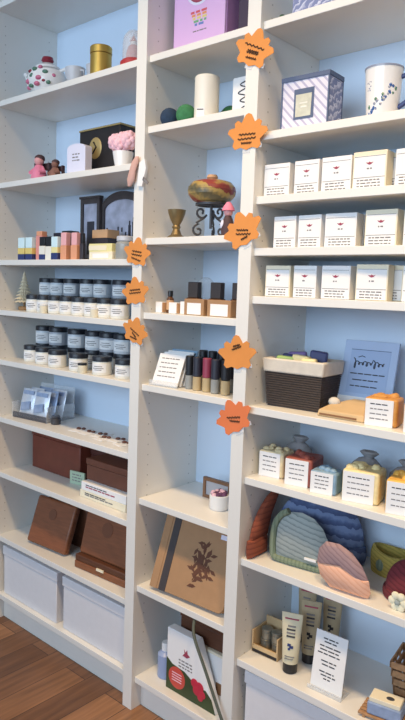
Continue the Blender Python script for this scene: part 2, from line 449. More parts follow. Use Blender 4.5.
t = thing('tea_tin', 'shiny gold cylindrical tin on the top left shelf', 'tin', (-0.272, 0.075, z))
MB().cyl(0.0345, 0, 0.078, 'gold_tin', b=0.002).obj('body', t)
MB().lathe([(0, .0785), (0.0355, .0785), (0.0355, 0.098), (0.033, 0.101), (0, 0.101)], 'gold_tin').obj('lid', t)

t = thing('snow_globe', 'clear glass dome over a red figurine, at the right end of the top left shelf', 'ornament', (-0.130, 0.085, z))
MB().lathe([(0, 0), (0.040, 0), (0.040, 0.028), (0.034, 0.034), (0, 0.034)], 'red').obj('base', t)
MB().lathe([(0.034, 0.0345), (0.034, 0.085), (0.03, 0.105), (0.018, 0.120), (0, 0.126), (0, 0.1235), (0.017, 0.118), (0.028, 0.104), (0.032, 0.085), (0.032, 0.0345)], 'clear_plastic').obj('dome', t)
MB().lathe([(0, .0345), (0.024, 0.0345), (0.022, 0.055), (0.016, 0.075), (0.010, 0.08), (0, 0.08)], 'red').ell((0, 0, .086), .010, .010, .010, 'paper', 10).lathe([(0, .09), (.011, .09), (0, .112)], 'red', 12).obj('figurine', t)

# ------------------------------------------------------------------ LEFT, shelf 2
z = LZ['L2']
def doll(name, label, loc, rz, mbody, mhead, mhair, s):
    t = thing(name, label, 'figurine', loc, rz, 'small figurines on the second left shelf')
    b = MB().lathe([(0, 0), (0.026 * s, 0), (0.030 * s, 0.014 * s), (0.024 * s, 0.04 * s), (0.014 * s, 0.058 * s), (0, 0.062 * s)], mbody)
    b.tube([(-0.014 * s, 0, .05 * s), (-.03 * s, -.008 * s, .035 * s), (-.02 * s, -.024 * s, .03 * s)], .007 * s, mbody)
    b.tube([(0.014 * s, 0, .05 * s), (.03 * s, -.008 * s, .035 * s), (.02 * s, -.024 * s, .03 * s)], .007 * s, mbody)
    b.obj('body', t)
    MB().ell((0, 0, 0.075 * s), .018 * s, .018 * s, .019 * s, mhead, 14).obj('head', t)
    MB().ell((0, 0.003 * s, 0.083 * s), .020 * s, .019 * s, .015 * s, mhair, 14).obj('hair', t)
    MB().box(-.034 * s, -.028 * s, .012 * s, .03 * s, 0, .07 * s, 'doll_dark').box(.028 * s, .034 * s, .012 * s, .03 * s, 0, .07 * s, 'doll_dark').box(-.028 * s, .028 * s, .024 * s, .03 * s, .045 * s, .07 * s, 'doll_dark').obj('chair_back', t)
    return t
doll('figurine', 'little seated figurine in bright pink with dark hair, left side of second shelf', (-0.607, 0.075, z), 15, 'doll_pink', 'skin_pink', 'doll_dark', .98)
doll('figurine', 'little brown seated figurine just right of the pink one', (-0.525, 0.085, z), 10, 'doll_brown', 'doll_brown', 'doll_dark', 0.74)

t = thing('gift_card', 'white round-topped card leaning before the black gilt box', 'card', (-0.368, 0.055, z), 6)
o = [(-0.043, 0), (0.043, 0), (0.043, 0.088)] + [(0.043 * math.cos(a * PI / 8), 0.088 + 0.014 * math.sin(a * PI / 8)) for a in range(1, 8)] + [(-0.043, 0.088)]
mb = MB(); mb.prism(o, 0, 0.03, 'lilac_white').obj('card', t)
rnd = random.Random(3); mb = MB()
for k in range(3): mb.words(-0.018, 0.016, 0.066 - k * 0.010, 0.004, 0, 'ink_soft', rnd)
mb.obj('writing', t)

t = thing('keepsake_box', 'black box with gilt edge and gold oval emblem on the second left shelf', 'box', (-0.335, 0.125, z))
MB().box(-0.105, 0.105, 0, 0.085, 0, 0.160, 'black_paint').obj('body', t, bevel=.002)
MB().box(-0.107, 0.107, -0.002, 0.087, 0.160, 0.165, 'gold_dull').box(-0.100, 0.100, 0.005, 0.08, 0.165, 0.168, 'black_paint').obj('lid', t)
mb = MB().ell((-0.020, 0, 0.098), 0.033, 0.004, 0.036, 'gold_dull', 18)
mb.tube([(-.03, -.0035, .08), (-.01, -.0045, .1), (-.025, -.0035, .118)], .003, 'black_paint', 6).obj('emblem', t)

t = thing('flower_pot', 'white flower pot with pink pompom blooms, beside the left upright', 'potted flowers', (-0.148, 0.068, z), 0); t.scale = (.80, .80, .86)
MB().lathe([(0, 0), (0.030, 0), (0.041, 0.056), (0.041, 0.060), (0.037, 0.060), (0.033, 0.05), (0, 0.05)], 'ceramic').obj('pot', t)
mb = MB(); rnd = random.Random(5)
heads = [(-0.038, -0.005, 0.098, .030), (0.0, -0.012, 0.085, .028), (0.034, 0.0, 0.098, .032), (-0.010, 0.008, 0.106, .028), (-0.03, 0.012, 0.082, .022), (0.018, 0.014, 0.112, .024)]
for hx, hy, hz, r in heads: mb.tube([(hx * .3, hy * .3, .05), (hx, hy, hz)], .002, 'green_stem', 5)
mb.obj('stem', t)
for hx, hy, hz, r in heads:
    mb = MB()
    for k in range(26):
        a = k * 2.399; u = 1 - 2 * (k + .5) / 26; q = math.sqrt(1 - u * u)
        mb.ell((hx + r * .68 * q * math.cos(a), hy + r * .68 * q * math.sin(a), hz + r * .68 * u), r * .44, r * .44, r * .44, 'flower_pink', 10)
    mb.obj('bloom', t)

# ------------------------------------------------------------------ LEFT, shelf 3
z = LZ['L3']
t = thing('picture_frame', 'narrow dark framed panel left of the arched black frame', 'picture frame', (-0.492, 0.215, z))
mb = MB(); mb.box(-.054, .054, 0, .016, 0, .016, 'frame_black').box(-.054, .054, 0, .016, .214, .232, 'frame_black').box(-.054, -.040, 0, .016, .016, .214, 'frame_black').box(.040, .054, 0, .016, .016, .214, 'frame_black').box(-.058, .058, -.004, .016, .232, .240, 'frame_black')
mb.obj('frame', t)
MB().box(-.040, .040, .006, .012, .016, .214, 'picture_grey').box(-.02, .02, .0045, .006, .03, .15, 'picture_dark').obj('picture', t)
t = thing('picture_frame', 'wide arched black frame with a grey picture, behind the perfume bottles', 'picture frame', (-0.335, 0.228, z))
W2 = .098; zs = .186
def arch(hw, h0, rise, n=14): return [(hw, 0)] + [(hw * math.cos(PI * i / n), h0 + rise * math.sin(PI * i / n)) for i in range(n + 1)] + [(-hw, 0)]
out = arch(W2 + .012, zs, .064); inn = arch(W2 - .006, zs, .036)
mb = MB(); n = len(out)
vs = [(x, 0, zz) for x, zz in out] + [(x, 0, max(zz, .012)) for x, zz in inn] + [(x, .016, zz) for x, zz in out] + [(x, .016, max(zz, .012)) for x, zz in inn]
fs = []
for i in range(n):
    j = (i + 1) % n
    fs += [(i, j, n + j, n + i), (2 * n + i, 3 * n + i, 3 * n + j, 2 * n + j), (i, 2 * n + i, 2 * n + j, j), (n + i, n + j, 3 * n + j, 3 * n + i)]
mb.add(vs, fs, 'frame_black').obj('frame', t)
mb = MB(); mb.prism([(x, max(zz, .012)) for x, zz in inn], .007, .013, 'picture_grey')
rnd = random.Random(8)
for k in range(9):
    x = -.08 + k * .02; h = rnd.uniform(.06, .15); mb.box(x - .006, x + .006, .0052, .007, .03, .03 + h, rnd.choice(['picture_dark', 'picture_dark', 'picture_light'])); mb.box(x - .003, x + .003, .0052, .007, .03 + h, .045 + h, 'picture_dark')
mb.obj('picture', t)

def bottle(label, x, y, zz, r, h, capf, mb_, mc, group, ml=None, rz=0, square=False, cat='bottle', name='bottle'):
    t = thing(name, label, cat, (x, y, zz), rz, group)
    hb = h * (1 - capf)
    if square:
        MB().box(-r, r, -r * .7, r * .7, 0, hb, mb_).obj('body', t, bevel=.002)
        MB().box(-r * .92, r * .92, -r * .64, r * .64, hb, h, mc).obj('cap', t, bevel=.0015)
    else:
        MB().lathe([(0, 0), (r * .95, 0), (r, .002), (r, hb * .86), (r * .6, hb * .97), (r * .6, hb), (0, hb)], mb_, 20).obj('body', t)
        MB().cyl(r * .72 if capf > .2 else r * .9, hb, h, mc, n=20, b=.0015).obj('cap', t)
    if ml:
        if square: MB().box(-r * .86, r * .86, -r * .7 - .0007, -r * .7, hb * .18, hb * .82, ml).obj('label', t)
        else: MB().lathe([(r + .0006, hb * .2), (r + .0006, hb * .78)], ml, 20).obj('label', t)
    return t
G = 'little perfume and lotion bottles on the third left shelf'
def samp(label, x, y, w, secs, name='perfume_bottle'):
    """square bottle built of stacked parts: (part name, height, width factor, material)"""
    t = thing(name, label, 'bottle', (x, y, z), 4, G)
    h = 0
    for pn, dh, f, m in secs:
        MB().box(-w * f, w * f, -w * f * .8, w * f * .8, h, h + dh, m).obj(pn, t, bevel=.0015); h += dh
    return t
samp('yellow bottle with navy base and wide pale blue square cap, first in the perfume row', -0.676, .06, .019, [('base', .022, 1, 'navy'), ('body', .022, 1, 'yellow_liquid'), ('cap', .038, .95, 'cyan_white')])
samp('yellow bottle with navy base and wide pale blue square cap, second in the perfume row', -0.628, .06, .019, [('base', .022, 1, 'navy'), ('body', .022, 1, 'yellow_liquid'), ('cap', .038, .95, 'cyan_white')])
samp('tall salmon pink carton third in the perfume row', -0.588, .075, .017, [('body', .088, 1, 'salmon'), ('cap', .016, .9, 'peach')])
samp('pale bottle with navy foot and dark cap, fourth in the perfume row', -0.549, .06, .016, [('base', .020, 1, 'navy'), ('body', .030, 1, 'wax_white'), ('cap', .032, .9, 'black_plastic')])
samp('pale bottle with black square cap, fifth in the perfume row', -0.511, .06, .016, [('body', .048, 1, 'wax_white'), ('cap', .034, .95, 'black_plastic')])
samp('bottle with bright pale cyan square cap on a navy foot', -0.468, .055, .017, [('base', .024, 1, 'navy'), ('body', .020, .95, 'pale_yellow'), ('cap', .036, .95, 'cyan_white')])
samp('peach bottle with tall pink cap, left of its like', -0.432, .065, .015, [('body', .050, 1, 'peach'), ('cap', .044, .9, 'rose_cap')])
samp('dark slim bottle between the peach bottles', -0.402, .08, .009, [('body', .056, 1, 'slate'), ('cap', .032, .9, 'black_plastic')])
samp('peach bottle with tall pink cap, right of its like', -0.374, .065, .015, [('body', .050, 1, 'peach'), ('cap', .042, .9, 'rose_cap')])
samp('dark slim bottle right of the peach bottles, before the narrow frame', -0.346, .07, .008, [('body', .056, 1, 'picture_dark'), ('cap', .034, .9, 'black_plastic')])
samp('black low carton behind the cyan capped bottle', -0.545, .125, .022, [('body', .085, 1, 'black_plastic'), ('cap', .016, .9, 'slate')])
samp('black wide carton behind the peach bottles', -0.485, .125, .026, [('body', .090, 1, 'black_plastic'), ('cap', .016, .95, 'black_plastic')])
t = thing('card_box', 'tan card box behind the cream cartons on the third left shelf', 'box', (-0.322, 0.125, z))
MB().box(-.038, .038, 0, .05, 0, .078, 'picture_dark').obj('body', t, bevel=.001)
MB().box(-.040, .040, -.002, .052, .078, .106, 'tan_card').obj('lid', t, bevel=.001)
t = thing('soap_carton', 'cream carton with yellow top, lower of two before the arched frame', 'carton', (-0.228, 0.05, z), 0, 'cream cartons')
MB().box(-.058, .058, 0, .05, 0, .026, 'paper_cream').obj('carton', t, bevel=.001); MB().box(-.04, .04, -.0008, 0, .006, .02, 'paper').obj('label', t)
t = thing('soap_carton', 'pale yellow carton lying on the cream carton before the arched frame', 'carton', (-0.232, 0.052, z + .026), 3, 'cream cartons')
MB().box(-.054, .054, 0, .045, 0, .026, 'pale_yellow').obj('carton', t, bevel=.001); MB().box(-.054, .03, -.0008, 0, .005, .02, 'paper_cream').obj('label', t)
t = thing('glass_jar', 'clear glass jar with grey filling beside the upper left orange leaf', 'jar', (-0.135, 0.075, z))
MB().lathe([(0, 0), (.030, 0), (.032, .004), (.032, .05), (.026, .058), (0, .058)], 'liquid_grey').obj('jar', t)
MB().cyl(.029, .058, .074, 'pale_grey', b=.002).obj('lid', t)

# ------------------------------------------------------------------ LEFT, shelf 4 and 5: candle jars
z = LZ['L4']
t = thing('bottlebrush_tree', 'small cream bottlebrush christmas tree at the left end of the jar shelf', 'ornament', (-0.735, 0.10, z))
MB().cyl(.022, 0, .014, 'tree_wood', b=.002).cyl(.004, .014, .03, 'tree_wood', n=10).obj('base', t)
mb = MB()
for k in range(9):
    zb = .028 + k * .0125; r = .042 * (1 - k / 9.6)
    n = 18; vs = [(0, 0, zb + .022)]
    for i in range(2 * n):
        a = PI * i / n; rr = r if i % 2 == 0 else r * .72
        vs.append((rr * math.cos(a + k), rr * math.sin(a + k), zb if i % 2 == 0 else zb + .004))
    vs.append((0, 0, zb + .006))
    fs = [(0, 1 + i, 1 + (i + 1) % (2 * n)) for i in range(2 * n)] + [(2 * n + 1, 1 + (i + 1) % (2 * n), 1 + i) for i in range(2 * n)]
    mb.add(vs, fs, 'tree_cream')
mb.obj('branches', t)

JARS = {}
def jar(label, x, y, zz, r, h, mbody, mlid, group, rz=0):
    key = (round(r, 4), round(h, 4), mbody, mlid)
    if key in JARS: return dup(JARS[key], (x, y, zz), rz, label, group)
    t = thing('candle_jar', label, 'candle jar', (x, y, zz), rz, group)
    hb = h * .74
    MB().lathe([(0, 0), (r * .94, 0), (r, .003), (r, hb - .004), (r * .95, hb), (0, hb)], mbody, 28).obj('jar', t)
    MB().lathe([(0, hb), (r * 1.03, hb), (r * 1.03, h - .003), (r * .99, h), (0, h)], mlid, 28).obj('lid', t)
    lb = MB(); n = 10; vs = []                                # curved paper label on the front
    for i in range(n + 1):
        a = R(-140 + 100 * i / n)
        vs += [((r + .0007) * math.cos(a), (r + .0007) * math.sin(a), hb * .2), ((r + .0007) * math.cos(a), (r + .0007) * math.sin(a), hb * .84)]
    lb.add(vs, [(2 * i, 2 * i + 2, 2 * i + 3, 2 * i + 1) for i in range(n)], 'paper')
    for zf, half in ((.62, 26), (.48, 34), (.36, 22)):
        vs = []
        for i in range(7):
            a = R(-90 - half + 2 * half * i / 6)
            vs += [((r + .0012) * math.cos(a), (r + .0012) * math.sin(a), hb * zf), ((r + .0012) * math.cos(a), (r + .0012) * math.sin(a), hb * zf + .0022)]
        lb.add(vs, [(2 * i, 2 * i + 2, 2 * i + 3, 2 * i + 1) for i in range(6)], 'ink_soft')
    lb.obj('label', t)
    JARS[key] = t
    return t
ordn = ['first', 'second', 'third', 'fourth', 'fifth', 'sixth', 'seventh', 'eighth', 'ninth']
GA = 'black lidded jars on the upper jar shelf'
xs = [-0.61, -0.543, -0.476, -0.409, -0.342, -0.275, -0.208, -0.141]
for i, x in enumerate(xs):
    jar('cream jar with black lid in the front row, %s from the christmas tree' % ordn[i], x, .062, z, .030, .062, 'wax_white', 'dark_lid', GA, 25)
xs2 = [-0.655, -0.585, -0.505, -0.41, -0.335, -0.235]
for i, x in enumerate(xs2):
    jar('white black-lidded jar, hidden bottom tier of the upper jar shelf, %s from the tree' % ordn[i], x, .150, z, .031, .062, 'wax_white', 'dark_lid', GA, 25)
    jar('pale blue black-lidded jar atop the back row, %s from the christmas tree' % ordn[i], x, .150, z + .062, .031, .062, 'wax_blue' if i % 3 != 2 else 'wax_grey', 'dark_lid', GA, 25)
# two small lidless white jars in front
for i, x in enumerate((-0.505, -0.225)):
    t = thing('wax_pot', ['short white pot before the front row of jars, nearer the tree', 'short white pot before the front row of jars, nearer the upright'][i], 'pot', (x, .026, z), 0, 'short white pots')
    MB().lathe([(0, 0), (.0125, 0), (.013, .002), (.013, .026), (0, .026)], 'paper_cream', 18).obj('pot', t)
    MB().cyl(.0135, .026, .031, 'paper', n=18, b=.001).obj('lid', t)

z = LZ['L5']
GB = 'black lidded jars on the lower jar shelf'
for i, (x, y) in enumerate(((-0.655, .085), (-0.566, .075), (-0.466, .06), (-0.340, .055), (-0.222, .06), (-0.115, .065))):
    jar('white candle jar, %s from the left in the front row of the lower jar shelf' % ordn[i], x, y, z, .032, .060, 'wax_white', 'dark_lid', GB, 25)
for i, x in enumerate((-0.675, -0.590, -0.475, -0.375, -0.297, -0.222)):
    jar('white candle jar, hidden back bottom tier of the lower jar shelf, %s from left' % ordn[i], x, .153, z, .034, .064, 'wax_white', 'dark_lid', GB, 25)
    jar('pale blue candle jar atop the back row, %s from the left, lower jar shelf' % ordn[i], x, .153, z + .064, .034, .066, 'wax_blue' if i not in (1, 4) else 'wax_grey', 'dark_lid', GB, 25)
t = thing('wax_pot', 'short cream pot in front of the lower row of candle jars', 'pot', (-.285, .028, z))
MB().lathe([(0, 0), (.014, 0), (.015, .002), (.015, .026), (0, .026)], 'paper_cream', 18).obj('pot', t)
MB().cyl(.0155, .026, .033, 'dark_lid', n=18, b=.001).obj('lid', t)

# ------------------------------------------------------------------ LEFT, shelf 6
z = LZ['L6']
t = thing('display_tray', 'smoky clear tray holding foil packets on the left bookcase', 'tray', (-0.650, 0.13, z), 6)
mb = MB().box(-.095, .095, -.065, .07, 0, .004, 'smoke_plastic').box(-.095, .095, -.068, -.065, 0, .022, 'smoke_plastic').box(-.098, -.095, -.068, .07, 0, .06, 'clear_plastic').box(.095, .098, -.068, .07, 0, .06, 'clear_plastic').box(-.095, .095, .07, .073, 0, .12, 'clear_plastic')
mb.obj('tray', t)
def packet(label, x, y, m1, m2, lean, k):
    t = thing('foil_packet', label, 'packet', (x, y, z + .0045), 6, 'foil packets in the smoky tray')
    w, h = .040, .108
    mb = MB(); n = 8; vs = []; fs = []
    for side in (1, -1):
        for j in range(n + 1):
            for i in range(5):
                u = -1 + i / 2; v = j / n
                d = .010 * (1 - u * u) * math.sin(PI * v) ** .6 if 0 < v < 1 else 0
                vs.append((u * w, -side * d, v * h))
    K = (n + 1) * 5
    for s_ in range(2):
        for j in range(n):
            for i in range(4):
                a = s_ * K + j * 5 + i; fs.append((a, a + 1, a + 6, a + 5))
    mb.add(vs, fs, m1)
    o = mb.obj('pouch', t, rot=(R(-lean), 0, 0))
    p = MB().prism([(-.022, .02), (.026, .03), (.022, .06), (-.026, .05)], -.0118, -.0088, m2).prism([(-.03, .085), (.03, .085), (.03, .1), (-.03, .1)], -.0072, -.003, m2)
    p.obj('print', o)
    return t
k = 0
for r_, (y, n) in enumerate(((.078, 2), (.110, 2), (.145, 2))):
    for i in range(n):
        packet('%s foil packet in the smoky tray, %s row, %s from the left' % (['white', 'blue and white', 'silvery'][(i + r_) % 3], ['front', 'middle', 'back'][r_], ordn[i]), -.690 + i * .080 + r_ * .004, y + .004 * i, ['foil_white', 'foil_white', 'foil_blue'][(i + r_) % 3], 'foil_blue' if (i + r_) % 3 != 2 else 'foil_white', 14, k); k += 1
t = thing('seed_jar', 'dark little jar just right of the foil packet tray', 'jar', (-.520, .095, z))
MB().cyl(.018, 0, .022, 'iron', b=.002).obj('jar', t); MB().cyl(.016, .022, .032, 'smoke_plastic', b=.002).obj('lid', t)
for i, (x, y) in enumerate(((-.386, .104), (-.327, .101), (-.272, .108), (-.226, .085), (-.177, .105), (-.126, .085))):
    t = thing('earring_card', 'small white card with dark stud earrings lying flat, %s from the left' % ordn[i], 'card', (x, y, z), [10, -8, 14, -4, 8, -10][i], 'earring cards lying on the left shelf')
    MB().box(-.026, .026, -.036, .036, 0, .0015, 'paper').obj('card', t)
    MB().ell((-.008, 0, .005), .009, .009, .004, 'seed_brown', 12).ell((.010, .006, .005), .008, .008, .004, 'seed_brown', 12).obj('stud', t)

# ------------------------------------------------------------------ LEFT, shelf 7
z = LZ['L7']
def leatherbox(name, label, loc, w, d, h, m, rz=0, lidf=.22, cat='box'):
    t = thing(name, label, cat, loc, rz)
    MB().box(-w / 2, w / 2, 0, d, 0, h * (1 - lidf), m).obj('body', t, bevel=.003)
    MB().box(-w / 2 - .002, w / 2 + .002, -.002, d + .002, h * (1 - lidf) + .001, h, m).obj('lid', t, bevel=.003)
    return t
leatherbox('leather_box', 'large red-brown leather box standing at the left of its shelf', (-.597, .15, z), .305, .10, .168, 'leather_red')
leatherbox('leather_box', 'dark brown leather box set back beside the large red-brown one', (-.355, .195, z), .165, .066, .132, 'leather_dark')
t = thing('price_card', 'small mint green card leaning before the red-brown leather box', 'card', (-.433, .128, z), 8)
MB().box(-.036, .036, 0, .006, 0, .048, 'mint_tag').obj('card', t)
mb = MB(); rnd = random.Random(2)
for kk in range(3): mb.words(-.024, .024, .034 - kk * .011, .004, 0, 'ink_soft', rnd)
mb.obj('writing', t)
GC = 'cream boxes stacked under the brown box'
for kk, (w, d, h, m, dx) in enumerate(((.235, .14, .026, 'paper_cream', 0), (.23, .14, .030, 'paper', .004))):
    t = thing('slim_box', ['cream slim box at the bottom of the stack beside the left upright', 'white slim box with dark writing, upper of two under the brown leather box'][kk], 'box', (-.205 + dx, .055, z + kk * .026), 0, GC)
    MB().box(-w / 2, w / 2, 0, d, 0, h, m).obj('box', t, bevel=.002)
    mb = MB(); rnd = random.Random(20 + kk)
    mb.words(-.09, .06, h * .4, .004, -.0003, 'ink_soft' if kk == 0 else 'red_mark', rnd, .02); mb.words(-.09, .02, h * .65, .003, -.0003, 'ink', rnd, .02)
    mb.obj('writing', t)
leatherbox('leather_box', 'brown leather box resting on two slim cream boxes', (-.215, .082, z + .056), .212, .11, .076, 'leather_brown', 0, .3)

# ------------------------------------------------------------------ LEFT, shelf 8
z = LZ['L8']
t = thing('wooden_case', 'brown wooden case leaning back at the left of its shelf', 'case', (-.530, .055, z), 4); t.scale = (.94, .92, .94)
MB().box(-.112, .116, 0, .030, 0, .188, 'wood_box').obj('panel', t, loc=(0, 0, .0107), rot=(R(-20), 0, 0), bevel=.008)
mb = MB(); mb.lathe([(0, 0), (.022, 0), (.022, .0008), (0, .0008)], 'wood_emblem', 20)
o = mb.obj('emblem', t); o.rotation_euler = (R(70), 0, 0); o.location = (0, .13 * math.sin(R(20)) - .0006, .0107 + .13 * math.cos(R(20)))
MB().box(-.105, .125, .112, .126, 0, .178, 'wood_dark').obj('back_panel', t, bevel=.003)
t = thing('wooden_case', 'brown wooden case with open lid and pale clasp, beside the left upright', 'case', (-.208, .052, z), 3)
MB().box(-.128, .122, 0, .16, .0, .026, 'wood_box').obj('tray', t, bevel=.004)
MB().box(-.126, .120, .002, .158, .027, .048, 'wood_dark').obj('rim', t, bevel=.003)
o = MB().box(-.126, .120, 0, .026, 0, .180, 'wood_box').obj('lid', t, loc=(0, .02, .049), rot=(R(-14), 0, 0), bevel=.006)
MB().lathe([(0, 0), (.026, 0), (.026, .0008), (0, .0008)], 'wood_emblem', 20).obj('emblem', o, loc=(-.01, -.0004, .105), rot=(R(90), 0, 0))
MB().box(-.012, .022, -.004, .001, .022, .030, 'paper_cream').obj('clasp', t)

# ------------------------------------------------------------------ storage bins
def storage_bin(label, x, w, zz, h, d=.215):
    t = thing('storage_bin', label, 'storage bin', (x, .028, zz), 0, 'white lidded storage bins')
    MB().box(-w / 2, w / 2, .003, d, 0, h - .034, 'bin_white').obj('box', t, bevel=.003)
    MB().box(-w / 2 - .004, w / 2 + .004, 0, d + .003, h - .036, h, 'bin_white').obj('lid', t, bevel=.003)
    return t
storage_bin('white lidded storage bin at the far left of the bottom shelf', -.590, .345, LZ['L9'], .194)
storage_bin('white lidded storage bin beside the left upright, on the bottom shelf', -.213, .330, LZ['L9'], .194)
storage_bin('white lidded storage bin under the hand cream shelf of the right bookcase', .605, .33, LZ['RX'], .196)

# ------------------------------------------------------------------ MIDDLE, shelf 1
z = LZ['M1']
t = thing('gift_bag', 'pink gift bag with red disc and rainbow lettering, top middle shelf', 'gift bag', (.147, .085, z))
mb = MB().box(-.106, .086, 0, .07, 0, .275, 'pink_bag'); mb.obj('bag', t, bevel=.002)
mb = MB(); mb.lathe([(0, 0), (.050, 0), (.050, .0008), (0, .0008)], 'lilac_white', 28).lathe([(0, .0008), (.043, .0008), (.043, .0016), (0, .0016)], 'red_mark', 28)
mb.obj('disc', t, loc=(-.010, 0, .182), rot=(R(90), 0, 0))
mb = MB(); rnd = random.Random(11)
for kk, m in enumerate(('rain_red', 'rain_orange', 'rain_yellow', 'rain_green', 'rain_blue')):
    mb.words(-.040 + .004 * kk, .028 - .003 * kk, .112 - kk * .0085, .0062, 0, m, rnd, .016)
mb.obj('rainbow_lettering', t)
mb = MB(); mb.words(-.03, .02, .062, .003, 0, 'ink_soft', rnd); mb.words(-.026, .012, .028, .003, 0, 'ink_soft', rnd); mb.obj('small_print', t)
MB().box(.086, .0875, .008, .062, 0, .27, 'pink_side').obj('gusset', t)
for yy in (.008, .062): MB().tube([(-.04, yy, .275), (-.04, yy, .30), (0, yy, .312), (.04, yy, .30), (.04, yy, .275)], .003, 'pink_side', 6).obj('handle', t)
t = thing('card_box', 'dark plum box at the right of the pink gift bag', 'box', (.300, .11, z))
MB().box(-.040, .040, 0, .10, 0, .20, 'plum').obj('body', t, bevel=.001); MB().box(-.041, .041, -.001, .101, .2, .24, 'plum').obj('lid', t, bevel=.001)

# shelf 2
z = LZ['M2']
def ball(label, x, y, r, m):
    t = MB().ell((0, 0, r), r, r, r, m, 24).obj('felt_ball', None, (x, y, z + .0005)); return tag(t, label, 'ball', 'felt balls on the second middle shelf')
ball('navy felt ball at the left of the second middle shelf', .061, .058, .0275, 'felt_navy')
ball('bright green felt ball between the navy ball and the candle', .1185, .066, .029, 'felt_green')
ball('dark green felt ball half behind the candle', .168, .175, .028, 'felt_forest')
ball('green felt ball right of the candle', .205, .16, .031, 'felt_green')
t = thing('pillar_candle', 'tall cream pillar candle on the second middle shelf', 'candle', (.184, .078, z)); t.scale = (.82, .82, .9)
MB().lathe([(0, 0), (.041, 0), (.042, .002), (.042, .134), (.039, .137), (.030, .134), (0, .133)], 'candle_wax', 32).obj('wax', t)
MB().cyl(.0012, .133, .142, 'ink_dark', n=6).obj('wick', t)
MB().box(-.024, .004, -.0435, -.041, .0, .036, 'paper').box(-.022, .0, -.0439, -.0435, .030, .033, 'ink').obj('sticker', t, rot=(0, 0, R(28)))
t = thing('gift_box', 'slim white box with black script, right end of the second middle shelf', 'box', (.290, .10, z))
MB().box(-.032, .032, 0, .06, 0, .112, 'paper').obj('box', t, bevel=.001)
mb = MB()
pts = []
for i in range(60):
    u = i / 59; pts.append((.006 + .012 * math.sin(u * 26) + .006 * math.sin(u * 7), -.0006, .012 + .088 * u))
mb.tube(pts, .0016, 'ink_dark', 5).obj('script', t)

# shelf 3
z = LZ['M3']
t = thing('brass_goblet', 'small brass goblet beside the iron bowl stand', 'goblet', (.075, .085, z))
MB().lathe([(0, 0), (.028, 0), (.028, .006), (.016, .014), (.010, .03), (.013, .036), (.010, .042), (.018, .056), (.025, .075), (.027, .086), (.024, .086), (.020, .072), (0, .055)], 'brass', 24).obj('cup', t)
t = thing('scroll_stand', 'black wrought iron scroll stand under the striped bowl', 'stand', (.187, .11, z), 30)
def spiral(cx, cz, r0, r1, a0, a1, n=16): return [(cx + (r0 + (r1 - r0) * i / n) * math.cos(a0 + (a1 - a0) * i / n), cz + (r0 + (r1 - r0) * i / n) * math.sin(a0 + (a1 - a0) * i / n)) for i in range(n + 1)]
for kk in range(3):
    mb = MB(); a = R(90 + 120 * kk)
    low = spiral(.038, .022, .004, .018, R(60), R(60 + 400)); up = spiral(.030, .074, .018, .004, R(200), R(200 + 390))
    pr = low + [(.044, .044), (.022, .058)] + up
    mb.tube([(x * math.cos(a), x * math.sin(a), zz) for x, zz in pr], .0034, 'iron', 6)
    mb.obj('scroll_leg', t)
MB().lathe([(.040, .094), (.046, .094), (.046, .100), (.040, .100), (.040, .094)], 'iron', 24).tube([(0, 0, .03), (0, 0, .098)], .004, 'iron', 8).box(-.043, .043, -.003, .003, .094, .099, 'iron').obj('ring', t)
t = thing('lidded_bowl', 'red, gold and green striped lidded bowl on the iron stand', 'bowl', (.187, .11, z + .100)); t.scale = (.84, .84, .98)
MB().lathe([(0, 0), (.038, 0), (.064, .008), (.080, .024), (.082, .036), (0, .036)], 'bowl_stripes', 32).obj('bowl', t)
ld = MB().lathe([(0, .0365), (.082, .0365), (.080, .047), (.066, .060), (.036, .067), (0, .067)], 'bowl_stripes', 32).obj('lid', t)
MB().lathe([(0, .067), (.012, .067), (.020, .074), (.016, .082), (0, .084)], 'tan_card', 18).obj('knob', ld)
doll_t = thing('figurine', 'small figurine with pink hat and dark coat behind the leaf, beside the bowl stand', 'figurine', (.300, .05, z), 20)
MB().lathe([(0, 0), (.017, 0), (.019, .02), (.013, .045), (.008, .055), (0, .056)], 'doll_dark', 16).ell((-.012, -.006, .03), .008, .008, .014, 'lilac_white', 10).obj('body', doll_t)
MB().ell((0, 0, .063), .012, .012, .012, 'skin_pink', 14).obj('head', doll_t)
MB().lathe([(0, .068), (.018, .068), (.014, .078), (.006, .09), (0, .092)], 'doll_pink', 16).obj('hat', doll_t)

# shelf 4
z = LZ['M4']
GD = 'small bottles and kraft boxes on the fourth middle shelf'
def whitebox(label, x, y, w, h, d=.03):
    t = thing('soap_carton', label, 'carton', (x, y, z), 0, GD)
    MB().box(-w / 2, w / 2, 0, d, 0, h, 'paper').obj('carton', t, bevel=.001)
    MB().box(w / 2, w / 2 + .0006, .002, d - .002, .002, h - .002, 'tan_card').obj('side_label', t); return t
whitebox('little white carton at the far left of the kraft box row', .050, .045, .026, .032)
bottle('small amber bottle with black cap between two little white cartons', .078, .065, z, .011, .066, .26, 'amber', 'black_plastic', GD, 'tan_card')
whitebox('little white carton right of the small amber bottle', .107, .045, .030, .032)
whitebox('little white carton hidden mostly by the first kraft box', .140, .055, .024, .036)
for i, (x, w) in enumerate(((.195, .074), (.287, .084))):
    t = thing('kraft_box', ['kraft box with white label, left of two on the fourth middle shelf', 'kraft box with white label, right of two on the fourth middle shelf'][i], 'box', (x, .04, z), 0, GD)
    MB().box(-w / 2, w / 2, 0, .045, 0, .045, 'kraft').obj('box', t, bevel=.001)
    MB().box(-w / 2 + .012, w / 2 - .010, -.0007, 0, .002, .034, 'paper').obj('label', t)
